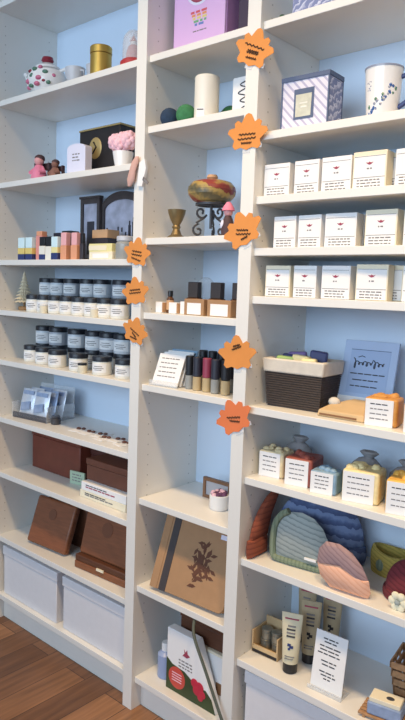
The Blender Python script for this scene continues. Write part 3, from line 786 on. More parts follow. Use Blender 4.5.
for i, x in enumerate((.132, .220, .300)):
    t = thing('cologne_bottle', 'dark brown cologne bottle with square grey-brown cap, %s from the left behind the kraft boxes' % ordn[i], 'bottle', (x, .112, z), 0, 'dark cologne bottles')
    MB().box(-.023, .023, -.012, .012, 0, .048, 'amber').obj('body', t, bevel=.003)
    MB().box(-.019, .019, -.010, .010, .048, .094, 'bottle_cap').obj('cap', t, bevel=.002)
    MB().box(-.017, .017, -.0128, -.0120, .008, .036, 'kraft').obj('label', t)
t = thing('glass_dome', 'clear rounded bottle behind the first dark cologne bottle', 'bottle', (.128, .165, z))
MB().lathe([(0, 0), (.032, 0), (.034, .004), (.034, .07), (.026, .095), (.012, .108), (0, .11)], 'clear_plastic', 24).obj('bottle', t)

# shelf 5
z = LZ['M5']
t = thing('brochure_holder', 'clear slanted holder with white brochures on the fifth middle shelf', 'brochure holder', (.098, .022, z), 6)
MB().box(-.050, .050, .0, .075, 0, .003, 'clear_plastic').box(-.052, .052, .0, .003, 0, .016, 'clear_plastic').obj('holder', t)
for i in range(4):
    t2 = thing('brochure', ['front white brochure with grey print in the clear holder', 'second white brochure in the clear holder', 'third white brochure in the clear holder', 'rearmost blue-edged brochure in the clear holder'][i], 'brochure', (.098, .028 + i * .016, z + .0032), 6, 'brochures in the clear holder')
    o = MB().box(-.048, .048, 0, .003, 0, .098 + .004 * i, 'paper' if i < 3 else 'organza_blue').obj('brochure_paper', t2, rot=(R(-24), 0, 0))
    mb = MB(); rnd = random.Random(40 + i)
    for q in range(5): mb.words(-.036, .03, .082 - q * .014, .003, 0, 'ink_soft', rnd)
    mb.obj('print', o)
GE = 'dark capped bottles on the fifth middle shelf'
bl = [(.170, .06, 'liquid_grey', 'black_plastic'), (.204, .055, 'liquid_tan', 'slate'), (.238, .058, 'liquid_tan', 'berry'), (.272, .055, 'liquid_grey', 'slate'), (.306, .058, 'liquid_tan', 'black_plastic'),
      (.186, .10, 'liquid_tan', 'black_plastic'), (.222, .10, 'liquid_grey', 'black_plastic'), (.256, .10, 'liquid_tan', 'black_plastic'), (.290, .10, 'liquid_grey', 'slate'), (.324, .10, 'liquid_tan', 'black_plastic')]
for i, (x, y, m1, m2) in enumerate(bl):
    row = 'front' if i < 5 else 'back'
    t = thing('roll_on_bottle', ('little bottle with berry pink cap in the front row beside the brochures' if m2 == 'berry' else 'little bottle with tall dark cap, %s row, %s from the brochures' % (row, ordn[i % 5])), 'bottle', (x, y, z), 0, GE)
    MB().cyl(.0128, 0, .040, m1, n=20, b=.002).obj('body', t)
    MB().cyl(.0132, .040, .096 if i < 5 else .112, m2, n=20, b=.002).obj('cap', t)

# shelf 6
z = LZ['M6']
t = thing('photo_frame', 'small brown wooden photo frame behind the white pot', 'picture frame', (.200, .165, z), 0)
mb = MB().box(-.055, .055, 0, .012, 0, .010, 'wood_frame').box(-.055, .055, 0, .012, .054, .064, 'wood_frame').box(-.055, -.045, 0, .012, .01, .054, 'wood_frame').box(.045, .055, 0, .012, .01, .054, 'wood_frame')
o = mb.obj('frame', t)
MB().box(-.045, .045, .004, .008, .01, .054, 'picture_light').obj('picture', t)
MB().prism([(0, 0), (.002, 0), (.002, .05), (0, .05)], .012, .035, 'wood_frame').obj('strut', t)
t = thing('bead_pot', 'small white pot of purple dried flowers on the middle shelf', 'pot', (.252, .118, z)); t.scale = (.88, .88, .92)
MB().lathe([(0, 0), (.030, 0), (.034, .006), (.034, .046), (.031, .048), (.029, .044), (0, .038)], 'ceramic', 28).obj('pot', t)
mb = MB(); rnd = random.Random(9)
for kk in range(16):
    a = kk * 2.399; r = .025 * math.sqrt((kk + .5) / 16); mb.ell((r * math.cos(a), r * math.sin(a), .046 + .006 * rnd.random()), .009, .009, .009, 'purple_bead' if kk % 3 else 'flower_pink', 8)
mb.obj('dried_flowers', t)

# shelf 7
z = LZ['M7']
t = thing('kraft_album', 'large kraft album with dark band and brown flower print, leaning on the middle shelf', 'album', (.205, .030, z + .0005), 3)
w, h, r = .138, .236, .02
o = [(-w, 0)]
for (cx, cz, a0) in ((w - r, r, -90), (w - r, h - r, 0)):
    for i in range(6): o.append((cx + r * math.cos(R(a0 + 18 * i)), cz + r * math.sin(R(a0 + 18 * i))))
o.append((-w, h))
cv = MB().prism(o, 0, .030, 'kraft').obj('cover', t, loc=(0, 0, .0107), rot=(R(-20), 0, 0), bevel=.002)
MB().box(-w - .001, -w + .026, -.0015, .0315, -.0002, h + .0005, 'kraft').obj('spine', cv)
MB().box(-w + .034, -w + .060, -.0012, .0312, .0002, h + .0008, 'band_grey').obj('band', cv)
mb = MB(); rnd = random.Random(14)
for kk in range(60):
    a = rnd.uniform(0, 2 * PI); rx = max(-.015, min(.075, rnd.gauss(.03, .022))); rz_ = max(.045, min(.17, .108 + rnd.gauss(0, .032)))
    lx = .013 * math.cos(a); lz = .013 * math.sin(a)
    mb.prism([(rx - lx, rz_ - lz), (rx + lz * .4, rz_ - lx * .4), (rx + lx, rz_ + lz), (rx - lz * .4, rz_ + lx * .4)], -.0005 - kk * 2e-5, .0004, 'print_brown')
mb.tube([(.01, -.0006, .06), (.03, -.0006, .11), (.03, -.0006, .165)], .0014, 'print_brown', 5).obj('flower_print', cv)
MB().box(.075, .13, -.0008, .0002, .198, .211, 'lilac_white').obj('sticker', cv)

# shelf 8 (bottom)
z = LZ['M8']
t = thing('gift_bag', 'white gift bag with green foot, red poppy and red badge, bottom middle shelf', 'gift bag', (.232, .045, z), 0)
MB().prism([(-.105, 0), (.095, 0), (.012, .195), (-.105, .195)], 0, .030, 'paper').obj('bag', t, bevel=.002)
mb = MB(); mb.prism([(-.105, .0), (.095, 0), (.078, .040), (.055, .058), (.02, .056), (-.03, .080), (-.08, .085), (-.105, .10)], -.0008, 0, 'bag_green')
mb.obj('green_print', t)
mb = MB().lathe([(0, 0), (.034, 0), (.034, .0006), (0, .0006)], 'badge_red', 24)
for kk in range(4): mb.box(-.02, .02, -.012 + kk * .008, -.009 + kk * .008, .0006, .001, 'flower_pink')
mb.obj('badge', t, loc=(-.060, -.0009, .048), rot=(R(90), 0, 0))
mb = MB()
for kk, (px_, pz_, r) in enumerate(((.012, .062, .015), (.032, .058, .016), (.022, .044, .016), (.044, .040, .012), (.036, .028, .011))):
    mb.ell((px_, -.001 - kk * .0002, pz_), r, .0015, r, 'poppy', 14)
mb.obj('poppy', t)
mb = MB(); mb.prism([(-.04, .128), (-.032, .138), (-.034, .150), (-.028, .142), (-.022, .152), (-.020, .140), (-.010, .134), (-.022, .126)], -.0008, 0, 'red_mark')
rnd = random.Random(21)
for kk in range(3): mb.words(-.055, .0, .108 - kk * .010, .004, 0, 'ink_soft', rnd)
mb.obj('emblem', t)
t = thing('white_carton', 'white carton with brown label behind the poppy gift bag', 'carton', (.244, .086, z))
MB().box(-.115, .130, 0, .10, 0, .150, 'paper').box(-.117, .132, -.002, .102, .150, .158, 'paper_cream').obj('carton', t, bevel=.002)
MB().box(.048, .105, -.0008, 0, .034, .070, 'kraft_dark').obj('label', t)
t = thing('wooden_box', 'dark wooden box on the white carton under the album shelf', 'box', (.245, .095, z + .159))
MB().box(-.11, .115, 0, .095, 0, .055, 'wood_dark').obj('body', t, bevel=.002)
MB().box(-.112, .117, -.002, .097, .056, .078, 'wood_dark').obj('lid', t, bevel=.002)
t = thing('lotion_bottle', 'pale blue bottle behind the left edge of the poppy gift bag', 'bottle', (.085, .085, z))
MB().lathe([(0, 0), (.024, 0), (.026, .003), (.026, .075), (.012, .086), (0, .086)], 'blue_bottle', 20).obj('body', t)
MB().cyl(.014, .086, .112, 'paper', n=16, b=.001).obj('cap', t)
pts = [(.258, .018, .3842), (.268, .002, .371), (.285, -.012, .350), (.33, -.016, .285), (.378, -.018, .203), (.412, -.02, .150), (.45, -.03, .08), (.50, -.06, .02), (.54, -.10, .0075), (.62, -.16, .0075), (.74, -.17, .0075)]
cd = MB()
def smooth(p, k=3):
    p = [Vector(q) for q in p]
    for _ in range(k):
        q = [p[0]]
        for a, b in zip(p, p[1:]): q += [a * .75 + b * .25, a * .25 + b * .75]
        q.append(p[-1]); p = q
    return p
tag(cd.tube(smooth(pts), .0045, 'cord_dark', 10).obj('cord'), 'dark cord hanging from the album shelf across the poppy gift bag', 'cord')

# ------------------------------------------------------------------ RIGHT, shelf 1
z = LZ['R1']
t = thing('gift_box', 'blue and white printed box on the top right shelf, cut off by the frame', 'box', (.545, .03, z))
MB().box(-.055, .055, 0, .08, 0, .13, 'blue_print').obj('body', t, bevel=.001); MB().box(-.057, .057, -.002, .082, .131, .155, 'box_blue').obj('lid', t, bevel=.001)
tag(MB().ell((0, 0, .008), .009, .009, .008, 'felt_forest', 12).obj('pebble', None, (.455, .04, z + .0005)), 'tiny dark green pebble at the left end of the top right shelf', 'pebble')

# shelf 2
z = LZ['R2']
t = thing('candle_box', 'lilac striped box with blue edges and a silvery candle picture, second right shelf', 'box', (.523, .055, z), 2); t.scale = (.92, .9, .94)
MB().box(-.072, .068, 0, .075, 0, .133, 'lilac_stripes').obj('box', t)
e = .004; mb = MB()
for x, y in ((-.072, 0), (.068, 0), (.068, .075)): MB().box(x - e / 2, x + e / 2, y - e / 2, y + e / 2, 0, .128, 'box_blue').obj('edge_strip', t)
MB().box(-.075, .071, -.003, .078, .128, .140, 'box_blue').obj('lid', t, bevel=.001)
MB().box(.0682, .069, .004, .072, .004, .126, 'blue_print').obj('side_print', t)
mb = MB().box(-.034, .026, -.0012, 0, .030, .106, 'box_blue').prism([(-.028, .036), (.018, .036), (.020, .094), (-.028, .094)], -.0022, -.0012, 'silver_wax').prism([(-.03, .092), (.022, .092), (.018, .103), (-.024, .104)], -.0026, -.0012, 'box_blue')
mb.box(-.012, .006, -.0028, -.0022, .058, .062, 'wax_white').box(-.016, .008, -.0028, -.0022, .068, .071, 'wax_white').obj('candle_picture', t)
t = thing('mug', 'white mug with blue flowers and a dark handle, second right shelf', 'mug', (.716, .075, z), 10); t.scale = (.92, .92, .94)
mb = MB().lathe([(0, 0), (.034, 0), (.037, .004), (.041, .05), (.045, .112), (.046, .118), (.0435, .118), (.041, .105), (.037, .01), (0, .008)], 'ceramic', 36)
mb.lathe([(.0462, .1145), (.0468, .1185), (.0432, .1188), (.0430, .1170)], 'cup_grey', 36)
rnd = random.Random(30)
for kk in range(34):
    u = kk / 33; a = R(-128 + 105 * u + rnd.uniform(-8, 8)); zz = .014 + .065 * max(0, u - .1) + rnd.uniform(-.008, .012)
    rr = .037 + .008 * zz / .118 + .0005
    s_ = rnd.uniform(.003, .0065); mb.ell(((rr - s_ * .72) * math.cos(a), (rr - s_ * .72) * math.sin(a), zz), s_, s_, s_ * 1.2, rnd.choice(['cup_blue', 'cup_blue', 'cup_grey', 'ceramic_green']), 8)
for kk in range(12):
    a = R(-125 + rnd.uniform(-10, 14)); zz = .075 + rnd.uniform(-.016, .016); rr = .0385 + .006 * zz / .118
    mb.ell(((rr - .003) * math.cos(a), (rr - .003) * math.sin(a), zz), .004, .004, .004, 'cup_grey', 8)
mb.obj('cup', t)
MB().tube([(.040, 0, .096), (.062, 0, .1), (.076, 0, .078), (.070, 0, .045), (.038, 0, .026)], .006, 'navy', 8).obj('handle', t)

# shelves 3, 4, 5: white boxes in small stacks
def tea_box(label, x, y, zz, w, h, d, group, rz=0, warm=False, key=None):
    k = ('tea', round(w, 3), round(h, 3), warm)
    if k in JARS: return dup(JARS[k], (x, y, zz), rz, label, group)
    t = thing('soap_box', label, 'soap box', (x, y, zz), rz, group)
    MB().box(-w / 2, w / 2, 0, d, 0, h, 'paper_cream' if warm else 'paper').obj('carton', t, bevel=.0012)
    mb = MB().box(-w / 2 + .003, w / 2 - .003, -.0006, 0, .002, h - .010, 'paper')
    mb.box(-w / 2 + .003, w / 2 - .003, -.0010, -.0006, h * .30, h * .30 + .0012, 'ink_soft').box(-w / 2 + .003, w / 2 - .003, -.0010, -.0006, h * .86, h * .86 + .0010, 'ink_soft')
    zc = h * .68
    mb.prism([(-.009, zc + .0022), (-.003, zc + .0012), (0, zc + .0034), (.003, zc + .0012), (.009, zc + .0022), (.004, zc - .0022), (0, zc - .0034), (-.004, zc - .0022)], -.0012, -.0006, 'red_mark')
    rnd = random.Random(int(w * 1e4)); 
    mb.words(-.006, .006, zc - .013, .003, -.0007, 'ink_soft', rnd, .005)
    for q in range(3): mb.words(-w * .36, w * .34, h * .22 - q * .0065, .0026, -.0007, 'ink_soft', rnd, .010)
    mb.obj('label', t)
    JARS[k] = t
    return t
rows = [('R3', 'upper', [(.461, .074), (.548, .068), (.629, .077), (.713, .080), (.810, .072)]),
        ('R4', 'middle', [(.492, .066), (.564, .065), (.648, .080), (.749, .076), (.838, .072)]),
        ('R5', 'lower', [(.478, .073), (.558, .063), (.643, .075), (.735, .076), (.845, .072)])]
rnd = random.Random(77)
for sh, nm, cols in rows:
    zz = LZ[sh]
    for i, (x, w) in enumerate(cols):
        h = .080 if sh == 'R3' else .078
        if i == 3: h += .003
        n = 3
        for k in range(n):
            who = 'front' if k == 0 else ('second' if k == 1 else 'rear')
            tea_box('%s white soap box, %s stack from the left on the %s soap box shelf' % (who, ordn[i], nm),
                    x + (rnd.uniform(-.003, .006) if k else 0) + (.012 if (k == 1 and i == 3) else 0), .038 + k * .042, zz, w, h, .036, 'white soap boxes on the %s soap shelf' % nm, rnd.uniform(-2, 4), warm=(i == 3 or (sh == 'R5' and i == 0)))

# shelf 6
z = LZ['R6']
t = thing('wicker_basket', 'dark wicker basket with white cloth liner holding soaps', 'basket', (.440, .055, z), 4)
bw, bd, bh = .165, .108, .120
def rect_ring(mb, inset_b, inset_t, z0, z1, th, mn):
    def rr(i): return [(i, i), (bw - i, i), (bw - i, bd - i), (i, bd - i)]
    A = rr(inset_b); B = rr(inset_t); A2 = rr(inset_b + th); B2 = rr(inset_t + th)
    vs = [(x, y, z0) for x, y in A] + [(x, y, z1) for x, y in B] + [(x, y, z1) for x, y in B2] + [(x, y, z0) for x, y in A2]
    fs = []
    for i in range(4):
        j = (i + 1) % 4
        fs += [(i, j, 4 + j, 4 + i), (4 + i, 4 + j, 8 + j, 8 + i), (8 + i, 8 + j, 12 + j, 12 + i), (12 + i, 12 + j, j, i)]
    mb.add(vs, fs, mn)
mb = MB(); rect_ring(mb, .008, 0, 0, bh, .006, 'wicker_dark'); mb.box(.012, bw - .012, .012, bd - .012, 0, .006, 'wicker_dark')
for q in range(17):
    zz = .006 + q * .0060; ins = .008 * (1 - zz / bh) - .0012
    mb.tube([(ins, ins, zz), (bw - ins, ins, zz), (bw - ins, bd - ins, zz), (ins, bd - ins, zz), (ins, ins, zz)], .0026, 'wicker_dark', 6)
mb.obj('basket', t)
mb = MB(); rect_ring(mb, -.004, -.006, .090, .126, .014, 'linen'); mb.obj('liner', t, bevel=.004)
MB().box(.012, bw - .012, .012, bd - .012, .07, .100, 'linen').obj('liner_floor', t)
for i, (x, y, sx, sy, sz, m, rx, ry) in enumerate(((.045, .045, .05, .03, .03, 'soap_green', 10, 8), (.085, .06, .05, .03, .035, 'soap_cream', -8, 14), (.055, .115, .05, .03, .040, 'soap_violet', 6, -16), (.120, .095, .045, .03, .048, 'soap_navy', 12, 20), (.032, .09, .03, .03, .034, 'soap_navy', 0, 12), (.118, .042, .04, .03, .03, 'soap_cream', 0, -8))):
    nm = ['light green wrapped soap at the front left of the wicker basket', 'cream wrapped soap in the middle of the wicker basket', 'violet wrapped soap at the back of the wicker basket', 'tall navy wrapped soap at the right of the wicker basket', 'navy wrapped soap at the left of the wicker basket', 'cream wrapped soap at the front right of the wicker basket'][i]
    t2 = MB().box(-sx / 2, sx / 2, -sy * .32, sy * .32, 0, sz, m).obj('wrapped_soap', None, (.440 + x, .055 + y * .62, z + .1022), (0, R(ry * .3), R(rx + 10)), bevel=.005)
    tag(t2, nm, 'soap', 'wrapped soaps in the wicker basket')
t = thing('shelf_sign', 'pale blue sign with script heading leaning behind the kraft bag', 'sign', (.665, .165, z), 4)
bd_ = MB().box(-.072, .072, 0, .008, 0, .182, 'sign_blue').obj('board', t, loc=(0, 0, .0025), rot=(R(-14), 0, 0), bevel=.001)
mb = MB().box(-.052, .054, -.0006, 0, .045, .158, 'sign_blue_in').box(-.072, .072, -.0007, 0, 0, .036, 'paper')
mb.box(-.052, .054, -.0010, -.0006, .157, .1585, 'box_blue')
mb.obj('panel', bd_)
mb = MB(); pts = []
for i in range(90):
    u = i / 89
    pts.append((-.042 + .084 * u + .004 * math.sin(u * 50), -.0014, .122 + .0055 * math.sin(u * 50 + 1.5) * (2.4 if u < .1 else (2.0 if .62 < u < .72 else .75 + .4 * math.sin(u * 19)))))
mb.tube(pts, .0012, 'ink', 5)
mb.tube([(-.03, -.0014, .138), (-.02, -.0014, .142), (-.012, -.0014, .139)], .001, 'ink', 5)
rnd = random.Random(50)
for zz, a, b in ((.094, -.046, .046), (.078, -.038, .03), (.062, -.042, .03)): mb.words(a, b, zz, .0028, -.0007, 'ink', rnd, .02)
mb.obj('writing', bd_)
t = thing('paper_bag', 'flat kraft paper bag lying beside the wicker basket', 'paper bag', (.680, .042, z), 2)
n = 12; vs = []; fs = []
o1 = [(-.070, .0), (.055, .0), (.058, .02), (.050, .075), (.035, .10), (-.02, .105), (-.035, .085), (-.05, .06), (-.062, .04)]
vs = [(x, y, 0) for x, y in o1] + [(x * .96, y * .9 + .004, .016 + .022 * (y / .105)) for x, y in o1]
nn = len(o1); fs = [tuple(range(nn)), tuple(range(2 * nn - 1, nn - 1, -1))] + [(i, (i + 1) % nn, nn + (i + 1) % nn, nn + i) for i in range(nn)]
MB().add(vs, fs, 'kraft_light').obj('bag', t, bevel=.003)
MB().box(-.062, .035, -.0015, .002, .004, .008, 'kraft_dark').obj('fold', t)
MB().ell((-.052, .055, .030), .016, .012, .012, 'linen', 12).obj('tie', t)
def soap(label, sh, x, y, w, h, d, m, rz, lw=None, mesh=None, lumps=True, group='labelled soap bars'):
    zz = LZ[sh]; t = thing('soap_bar', label, 'soap', (x, y, zz), rz, group)
    mb = MB().box(-w / 2, w / 2, 0, d, 0, h * .86, m)
    mb.obj('bar', t, bevel=.006)
    if lumps:
        mb = MB(); rnd = random.Random(int(x * 1e4))
        for q in range(7): mb.ell((rnd.uniform(-w * .34, w * .34), rnd.uniform(d * .15, d * .85), h * .86), w * rnd.uniform(.12, .2), d * .16, h * rnd.uniform(.08, .15), m, 10)
        mb.obj('wrapper_top', t)
    lw = lw or w * .84
    rnd = random.Random(int(x * 1e3))
    MB().box(-w / 2 + .003, -w / 2 + .003 + lw, -.0012, 0, .0, h * .82, 'paper').obj('label', t)
    mb = MB()
    for q in range(4): mb.words(-w / 2 + .014, -w / 2 + lw - .008, h * (.66 - q * .15), .0024, -.0012, 'ink_soft' if q else 'ink', rnd, .012)
    mb.obj('writing', t)
    return t
soap('orange soap with white label at the right of the kraft bag', 'R6', .776, .040, .076, .075, .06, 'organza_orange', 10)
soap('orange soap with white label at the right edge of the basket shelf', 'R6', .872, .034, .076, .076, .06, 'organza_orange', 10)
# shelf 7
soap('cream wrapped soap with white label, leftmost on the soap bar shelf', 'R7', .468, .060, .074, .080, .065, 'organza_cream', 6)
soap('dark red wrapped soap with white label', 'R7', .562, .045, .074, .082, .085, 'organza_red', 10)
soap('small blue wrapped soap with white label', 'R7', .640, .036, .068, .064, .055, 'organza_blue', 10)
soap('pale cream wrapped soap with white label, right of the blue one', 'R7', .736, .042, .088, .088, .075, 'organza_pale', 12)
soap('yellow wrapped soap with white label at the right end of the soap bar shelf', 'R7', .845, .034, .078, .090, .07, 'organza_yellow', 12)
for i, (x, y) in enumerate(((.480, .175), (.690, .165), (.80, .15))):
    t = thing('mesh_pouch', ['grey mesh pouch behind the cream soap on the soap bar shelf', 'grey mesh pouch behind the blue and pale cream soaps', 'grey mesh pouch behind the yellow soap'][i], 'pouch', (x, y, LZ['R7']), 0, 'grey mesh pouches')
    MB().loft([(0, 0, 0, .036, .024), (0, 0, .03, .044, .03), (0, 0, .06, .040, .026), (0, 0, .075, .024, .016), (.004, 0, .08, .012, .010)], 'mesh_grey').obj('pouch', t)
    MB().loft([(.004, 0, .08, .012, .010), (.004, 0, .092, .026, .014), (.004, 0, .096, .02, .012)], 'mesh_grey').obj('ruffle', t)

# ------------------------------------------------------------------ shelf 8: knit hats
z = LZ['R8']
def hat(label, loc, rx, ry, h, m, mc, cuff, rot=(0, 0, 0), pom=None, seed=0):
    t = thing('knit_hat', label, 'hat', loc, 0, 'knit hats on the right shelf'); t.rotation_euler = tuple(R(a) for a in rot)
    n = 36; secs = []
    vs = []; fs = []; k = 14
    rnd = random.Random(seed)
    for j in range(k + 1):
        v = j / k; a = v * PI / 2
        rr = math.cos(a) ** .75 if j < k else 0.02; zz = cuff + (h - cuff) * math.sin(a)
        for i in range(n):
            q = 2 * PI * i / n; wob = 1 + .02 * math.sin(9 * q + 4 * v + seed) * (1 - v * .5)
            vs.append((rx * rr * wob * math.cos(q), ry * rr * wob * math.sin(q), zz))
    for j in range(k):
        for i in range(n):
            i2 = (i + 1) % n; fs.append((j * n + i, j * n + i2, (j + 1) * n + i2, (j + 1) * n + i))
    fs.append(tuple(range(n))); fs.append(tuple(k * n + i for i in range(n)))
    MB().add(vs, fs, m).obj('crown', t)
    vs = []; fs = []; prof = [(.94, 0), (1.04, .002), (1.07, cuff * .5), (1.04, cuff * .97), (.94, cuff)]
    for f, zz in prof:
        for i in range(n * 2):
            q = PI * i / n; rib = 1 + (.012 if i % 2 else -.004)
            vs.append((rx * f * rib * math.cos(q), ry * f * rib * math.sin(q), zz))
    for j in range(len(prof)):
        j2 = (j + 1) % len(prof)
        for i in range(2 * n):
            i2 = (i + 1) % (2 * n); fs.append((j * 2 * n + i, j * 2 * n + i2, j2 * 2 * n + i2, j2 * 2 * n + i))
    MB().add(vs, fs, mc).obj('cuff', t)
    return t
hat('large navy blue striped knit hat standing behind the grey one', (.562, .168, z), .118, .038, .178, 'knit_navy', 'knit_navy', .050, rot=(0, 0, 22), seed=2)
t = thing('knit_hat', 'peach and mauve knit hat lying on its side before the mustard headband', 'hat', (.706, .038, z), 4, 'knit hats on the right shelf')
def flat_hat(mb, outline, th, mn):
    n = len(outline); cx = sum(p[0] for p in outline) / n; cz = sum(p[1] for p in outline) / n
    vs = []; fs = []
    secs = ((.0, -th), (.55, -th * .92), (.85, -th * .6), (1, 0), (.85, th * .6), (.55, th * .92), (.0, th))
    for f, y in secs:
        for x, zz in outline: vs.append((cx + (x - cx) * max(f, .02), y, cz + (zz - cz) * max(f, .02)))
    for j in range(len(secs) - 1):
        for i in range(n): i2 = (i + 1) % n; fs.append((j * n + i, j * n + i2, (j + 1) * n + i2, (j + 1) * n + i))
    fs.append(tuple(range(n))); fs.append(tuple((len(secs) - 1) * n + i for i in range(n)))
    mb.add(vs, fs, mn)
mb = MB(); flat_hat(mb, [(-.068, .052), (-.064, .088), (-.046, .110), (-.012, .112), (.022, .098), (.05, .072), (.066, .044), (.060, .034), (.0, .060), (-.04, .056)], .017, 'knit_mauve'); mb.obj('crown', t)
mb = MB(); flat_hat(mb, [(-.068, .054), (-.058, .022), (-.03, .0), (.03, .0), (.068, .0), (.074, .014), (.068, .042), (.03, .060), (-.01, .070), (-.04, .066)], .019, 'knit_peach'); mb.obj('cuff', t)
t = thing('knit_hat', 'grey knit hat with green edge, front of the hat shelf', 'hat', (.562, .086, z), 7, 'knit hats on the right shelf')
mb = MB(); flat_hat(mb, [(-.078, .006), (-.080, .05), (-.076, .095), (-.062, .122), (-.035, .138), (-.004, .142), (.028, .134), (.055, .112), (.072, .08), (.081, .045), (.084, .006), (.03, .004), (-.03, .004)], .022, 'knit_sage'); mb.obj('crown', t)
mb = MB(); mb.tube(smooth([(.084, -.010, .009), (.0, -.014, .009), (-.070, -.013, .009), (-.080, -.010, .014), (-.083, -.008, .05), (-.080, -.007, .095), (-.064, -.007, .126), (-.04, -.006, .141)], 2), .0088, 'knit_sage_dark', 10); mb.obj('cuff', t)
MB().box(.018, .050, -.0245, -.0205, .030, .036, 'paper').obj('cloth_tag', t)
t = thing('knit_hat', 'rust red knit hat standing against the left side of the hat shelf', 'hat', (.4375, .066, z), 90, 'knit hats on the right shelf')
mb = MB(); flat_hat(mb, [(-.044, .044), (-.036, .075), (-.018, .105), (.008, .135), (.040, .160), (.072, .174), (.084, .165), (.070, .140), (.048, .105), (.036, .070), (.030, .044)], .0125, 'knit_rust'); mb.obj('crown', t)
mb = MB(); flat_hat(mb, [(-.050, .0), (-.053, .025), (-.050, .050), (.0, .052), (.034, .050), (.036, .025), (.034, 0), (0, 0)], .0140, 'knit_rust'); mb.obj('cuff', t)
t = thing('headband', 'mustard knit headband lying behind the peach hat', 'headband', (.760, .218, z), 0); t.scale = (.8, .8, .8)
mb = MB(); vs = []; fs = []; n = 32
for i in range(n):
    a = 2 * PI * i / n
    for (dr, dz) in ((-.006, 0), (.006, 0), (.009, .02), (.009, .05), (.004, .07), (-.006, .07)):
        vs.append(((.075 + dr) * math.cos(a), (.045 + dr) * math.sin(a), dz + (.012 * math.cos(a) ** 2 if dz > .01 else 0)))
for i in range(n):
    for q in range(6):
        fs.append((i * 6 + q, ((i + 1) % n) * 6 + q, ((i + 1) % n) * 6 + (q + 1) % 6, i * 6 + (q + 1) % 6))
mb.add(vs, fs, 'knit_mustard').obj('band', t)
MB().ell((-.03, -.048, .035), .016, .008, .02, 'knit_sage_dark', 12).obj('knot', t)
hat('maroon knit hat at the right end of the hat shelf', (.858, .112, z), .072, .052, .095, 'knit_maroon', 'knit_maroon', .025, seed=5)
t = thing('flower_brooch', 'cream crocheted flower at the right front of the hat shelf', 'brooch', (.848, .045, z), 0)
mb = MB()
for q in range(6): mb.ell((.014 * math.cos(q * PI / 3), -.004, .02 + .014 * math.sin(q * PI / 3)), .010, .006, .010, 'flower_cream', 10)
mb.obj('petals', t); MB().ell((0, -.009, .02), .007, .005, .007, 'knit_sage', 10).obj('button', t)
MB().box(-.016, .016, 0, .02, 0, .004, 'kraft_light').obj('base', t)

# ------------------------------------------------------------------ shelf 9: hand creams
z = LZ['R9']
t = thing('display_box', 'open tan display box of small tins at the left of the cream shelf', 'box', (.466, .072, z), 2)
mb = MB().box(-.038, .042, 0, .07, 0, .004, 'kraft_light').box(-.038, .042, 0, .004, 0, .022, 'kraft_light').box(-.040, -.036, 0, .07, 0, .062, 'kraft_light').box(.040, .044, 0, .07, 0, .062, 'kraft_light').box(-.038, .042, .066, .07, 0, .080, 'kraft_light')
mb.obj('tray', t)
MB().box(-.038, .042, -.0008, 0, .002, .010, 'ink_dark').obj('trim', t)
for i, (dx, dz) in enumerate(((-.016, 0), (.020, 0), (-.014, .030), (.018, .030))):
    q = R(2); x = .466 + dx * math.cos(q) - .036 * math.sin(q); y = .072 + dx * math.sin(q) + .036 * math.cos(q)
    t = thing('balm_tin', ['lower left tin', 'lower right tin', 'upper left tin', 'upper right tin'][i] + ' in the open tan display box', 'tin', (x, y, z + .004 + dz), 2, 'balm tins in the tan box')
    MB().cyl(.0150, 0, .020, 'tin_grey', n=20, b=.001).obj('base', t); MB().cyl(.0158, .0205, .029, 'tin_grey', n=20, b=.0015).obj('lid', t)
def cream_tube(label, x, y, h, m, rz, dark):
    t = thing('hand_cream', label, 'hand cream tube', (x, y, z), rz, 'hand cream tubes standing on their caps'); t.scale = (.9, .9, .96)
    MB().cyl(.0215, 0, .028, 'black_plastic', n=24, b=.002).obj('cap', t)
    secs = [(0, 0, .0285, .0235, .0225)]
    for i in range(1, 9):
        u = i / 8; secs.append((0, 0, .0285 + (h - .0285) * u, .0235 + .0075 * u, .0225 * (1 - u) + .0016))
    tb = MB().loft(secs, m, 24).obj('tube', t)
    mb = MB(); rnd = random.Random(int(x * 1e4))
    def yf(zz): u = (zz - .0285) / (h - .0285); return -(.0225 * (1 - u) + .0016) - .0002
    def mark(x0, x1, z0, z1, mm):
        vs = [(x0, yf(z0) - .0012, z0), (x1, yf(z0) - .0012, z0), (x1, yf(z1) - .0012, z1), (x0, yf(z1) - .0012, z1)]
        vs += [(a, b + .0035, c) for a, b, c in vs]
        mb.add(vs, [(0, 1, 2, 3), (7, 6, 5, 4), (0, 4, 5, 1), (1, 5, 6, 2), (2, 6, 7, 3), (3, 7, 4, 0)], mm)
    for q in range(4): mark(-.012 + rnd.uniform(-.002, .002), .012, h * (.78 - .055 * q), h * (.78 - .055 * q) + .004, 'ink' if q % 2 else 'ink_soft')
    mark(-.008, .002, h * .47, h * .51, dark); mark(-.002, .009, h * .44, h * .48, dark); mark(-.006, .001, h * .41, h * .44, dark)
    mark(-.02, .02, h * .90, h * .92, 'red_mark'); mark(-.014, .014, h * .30, h * .31, 'ink_soft'); mark(-.014, .010, h * .26, h * .27, 'ink_soft')
    mb.obj('print', t)
    return t
cream_tube('cream coloured hand cream tube with black cap, frontmost on the cream shelf', .556, .066, .166, 'tube_cream', 22, 'navy')
cream_tube('tan hand cream tube with black cap, behind the frontmost one', .568, .140, .178, 'tube_tan', 22, 'ink_dark')
cream_tube('tan hand cream tube at the rear, beside the back panel', .590, .215, .180, 'tube_tan', 16, 'ink_dark')
cream_tube('tan hand cream tube at the rear left, half hidden by the front tubes', .505, .222, .172, 'tube_tan', 14, 'ink_dark')
t = thing('info_sign', 'white printed sign in a clear stand among the hand creams', 'sign', (.674, .048, z), 2); t.scale = (.84, .84, .90)
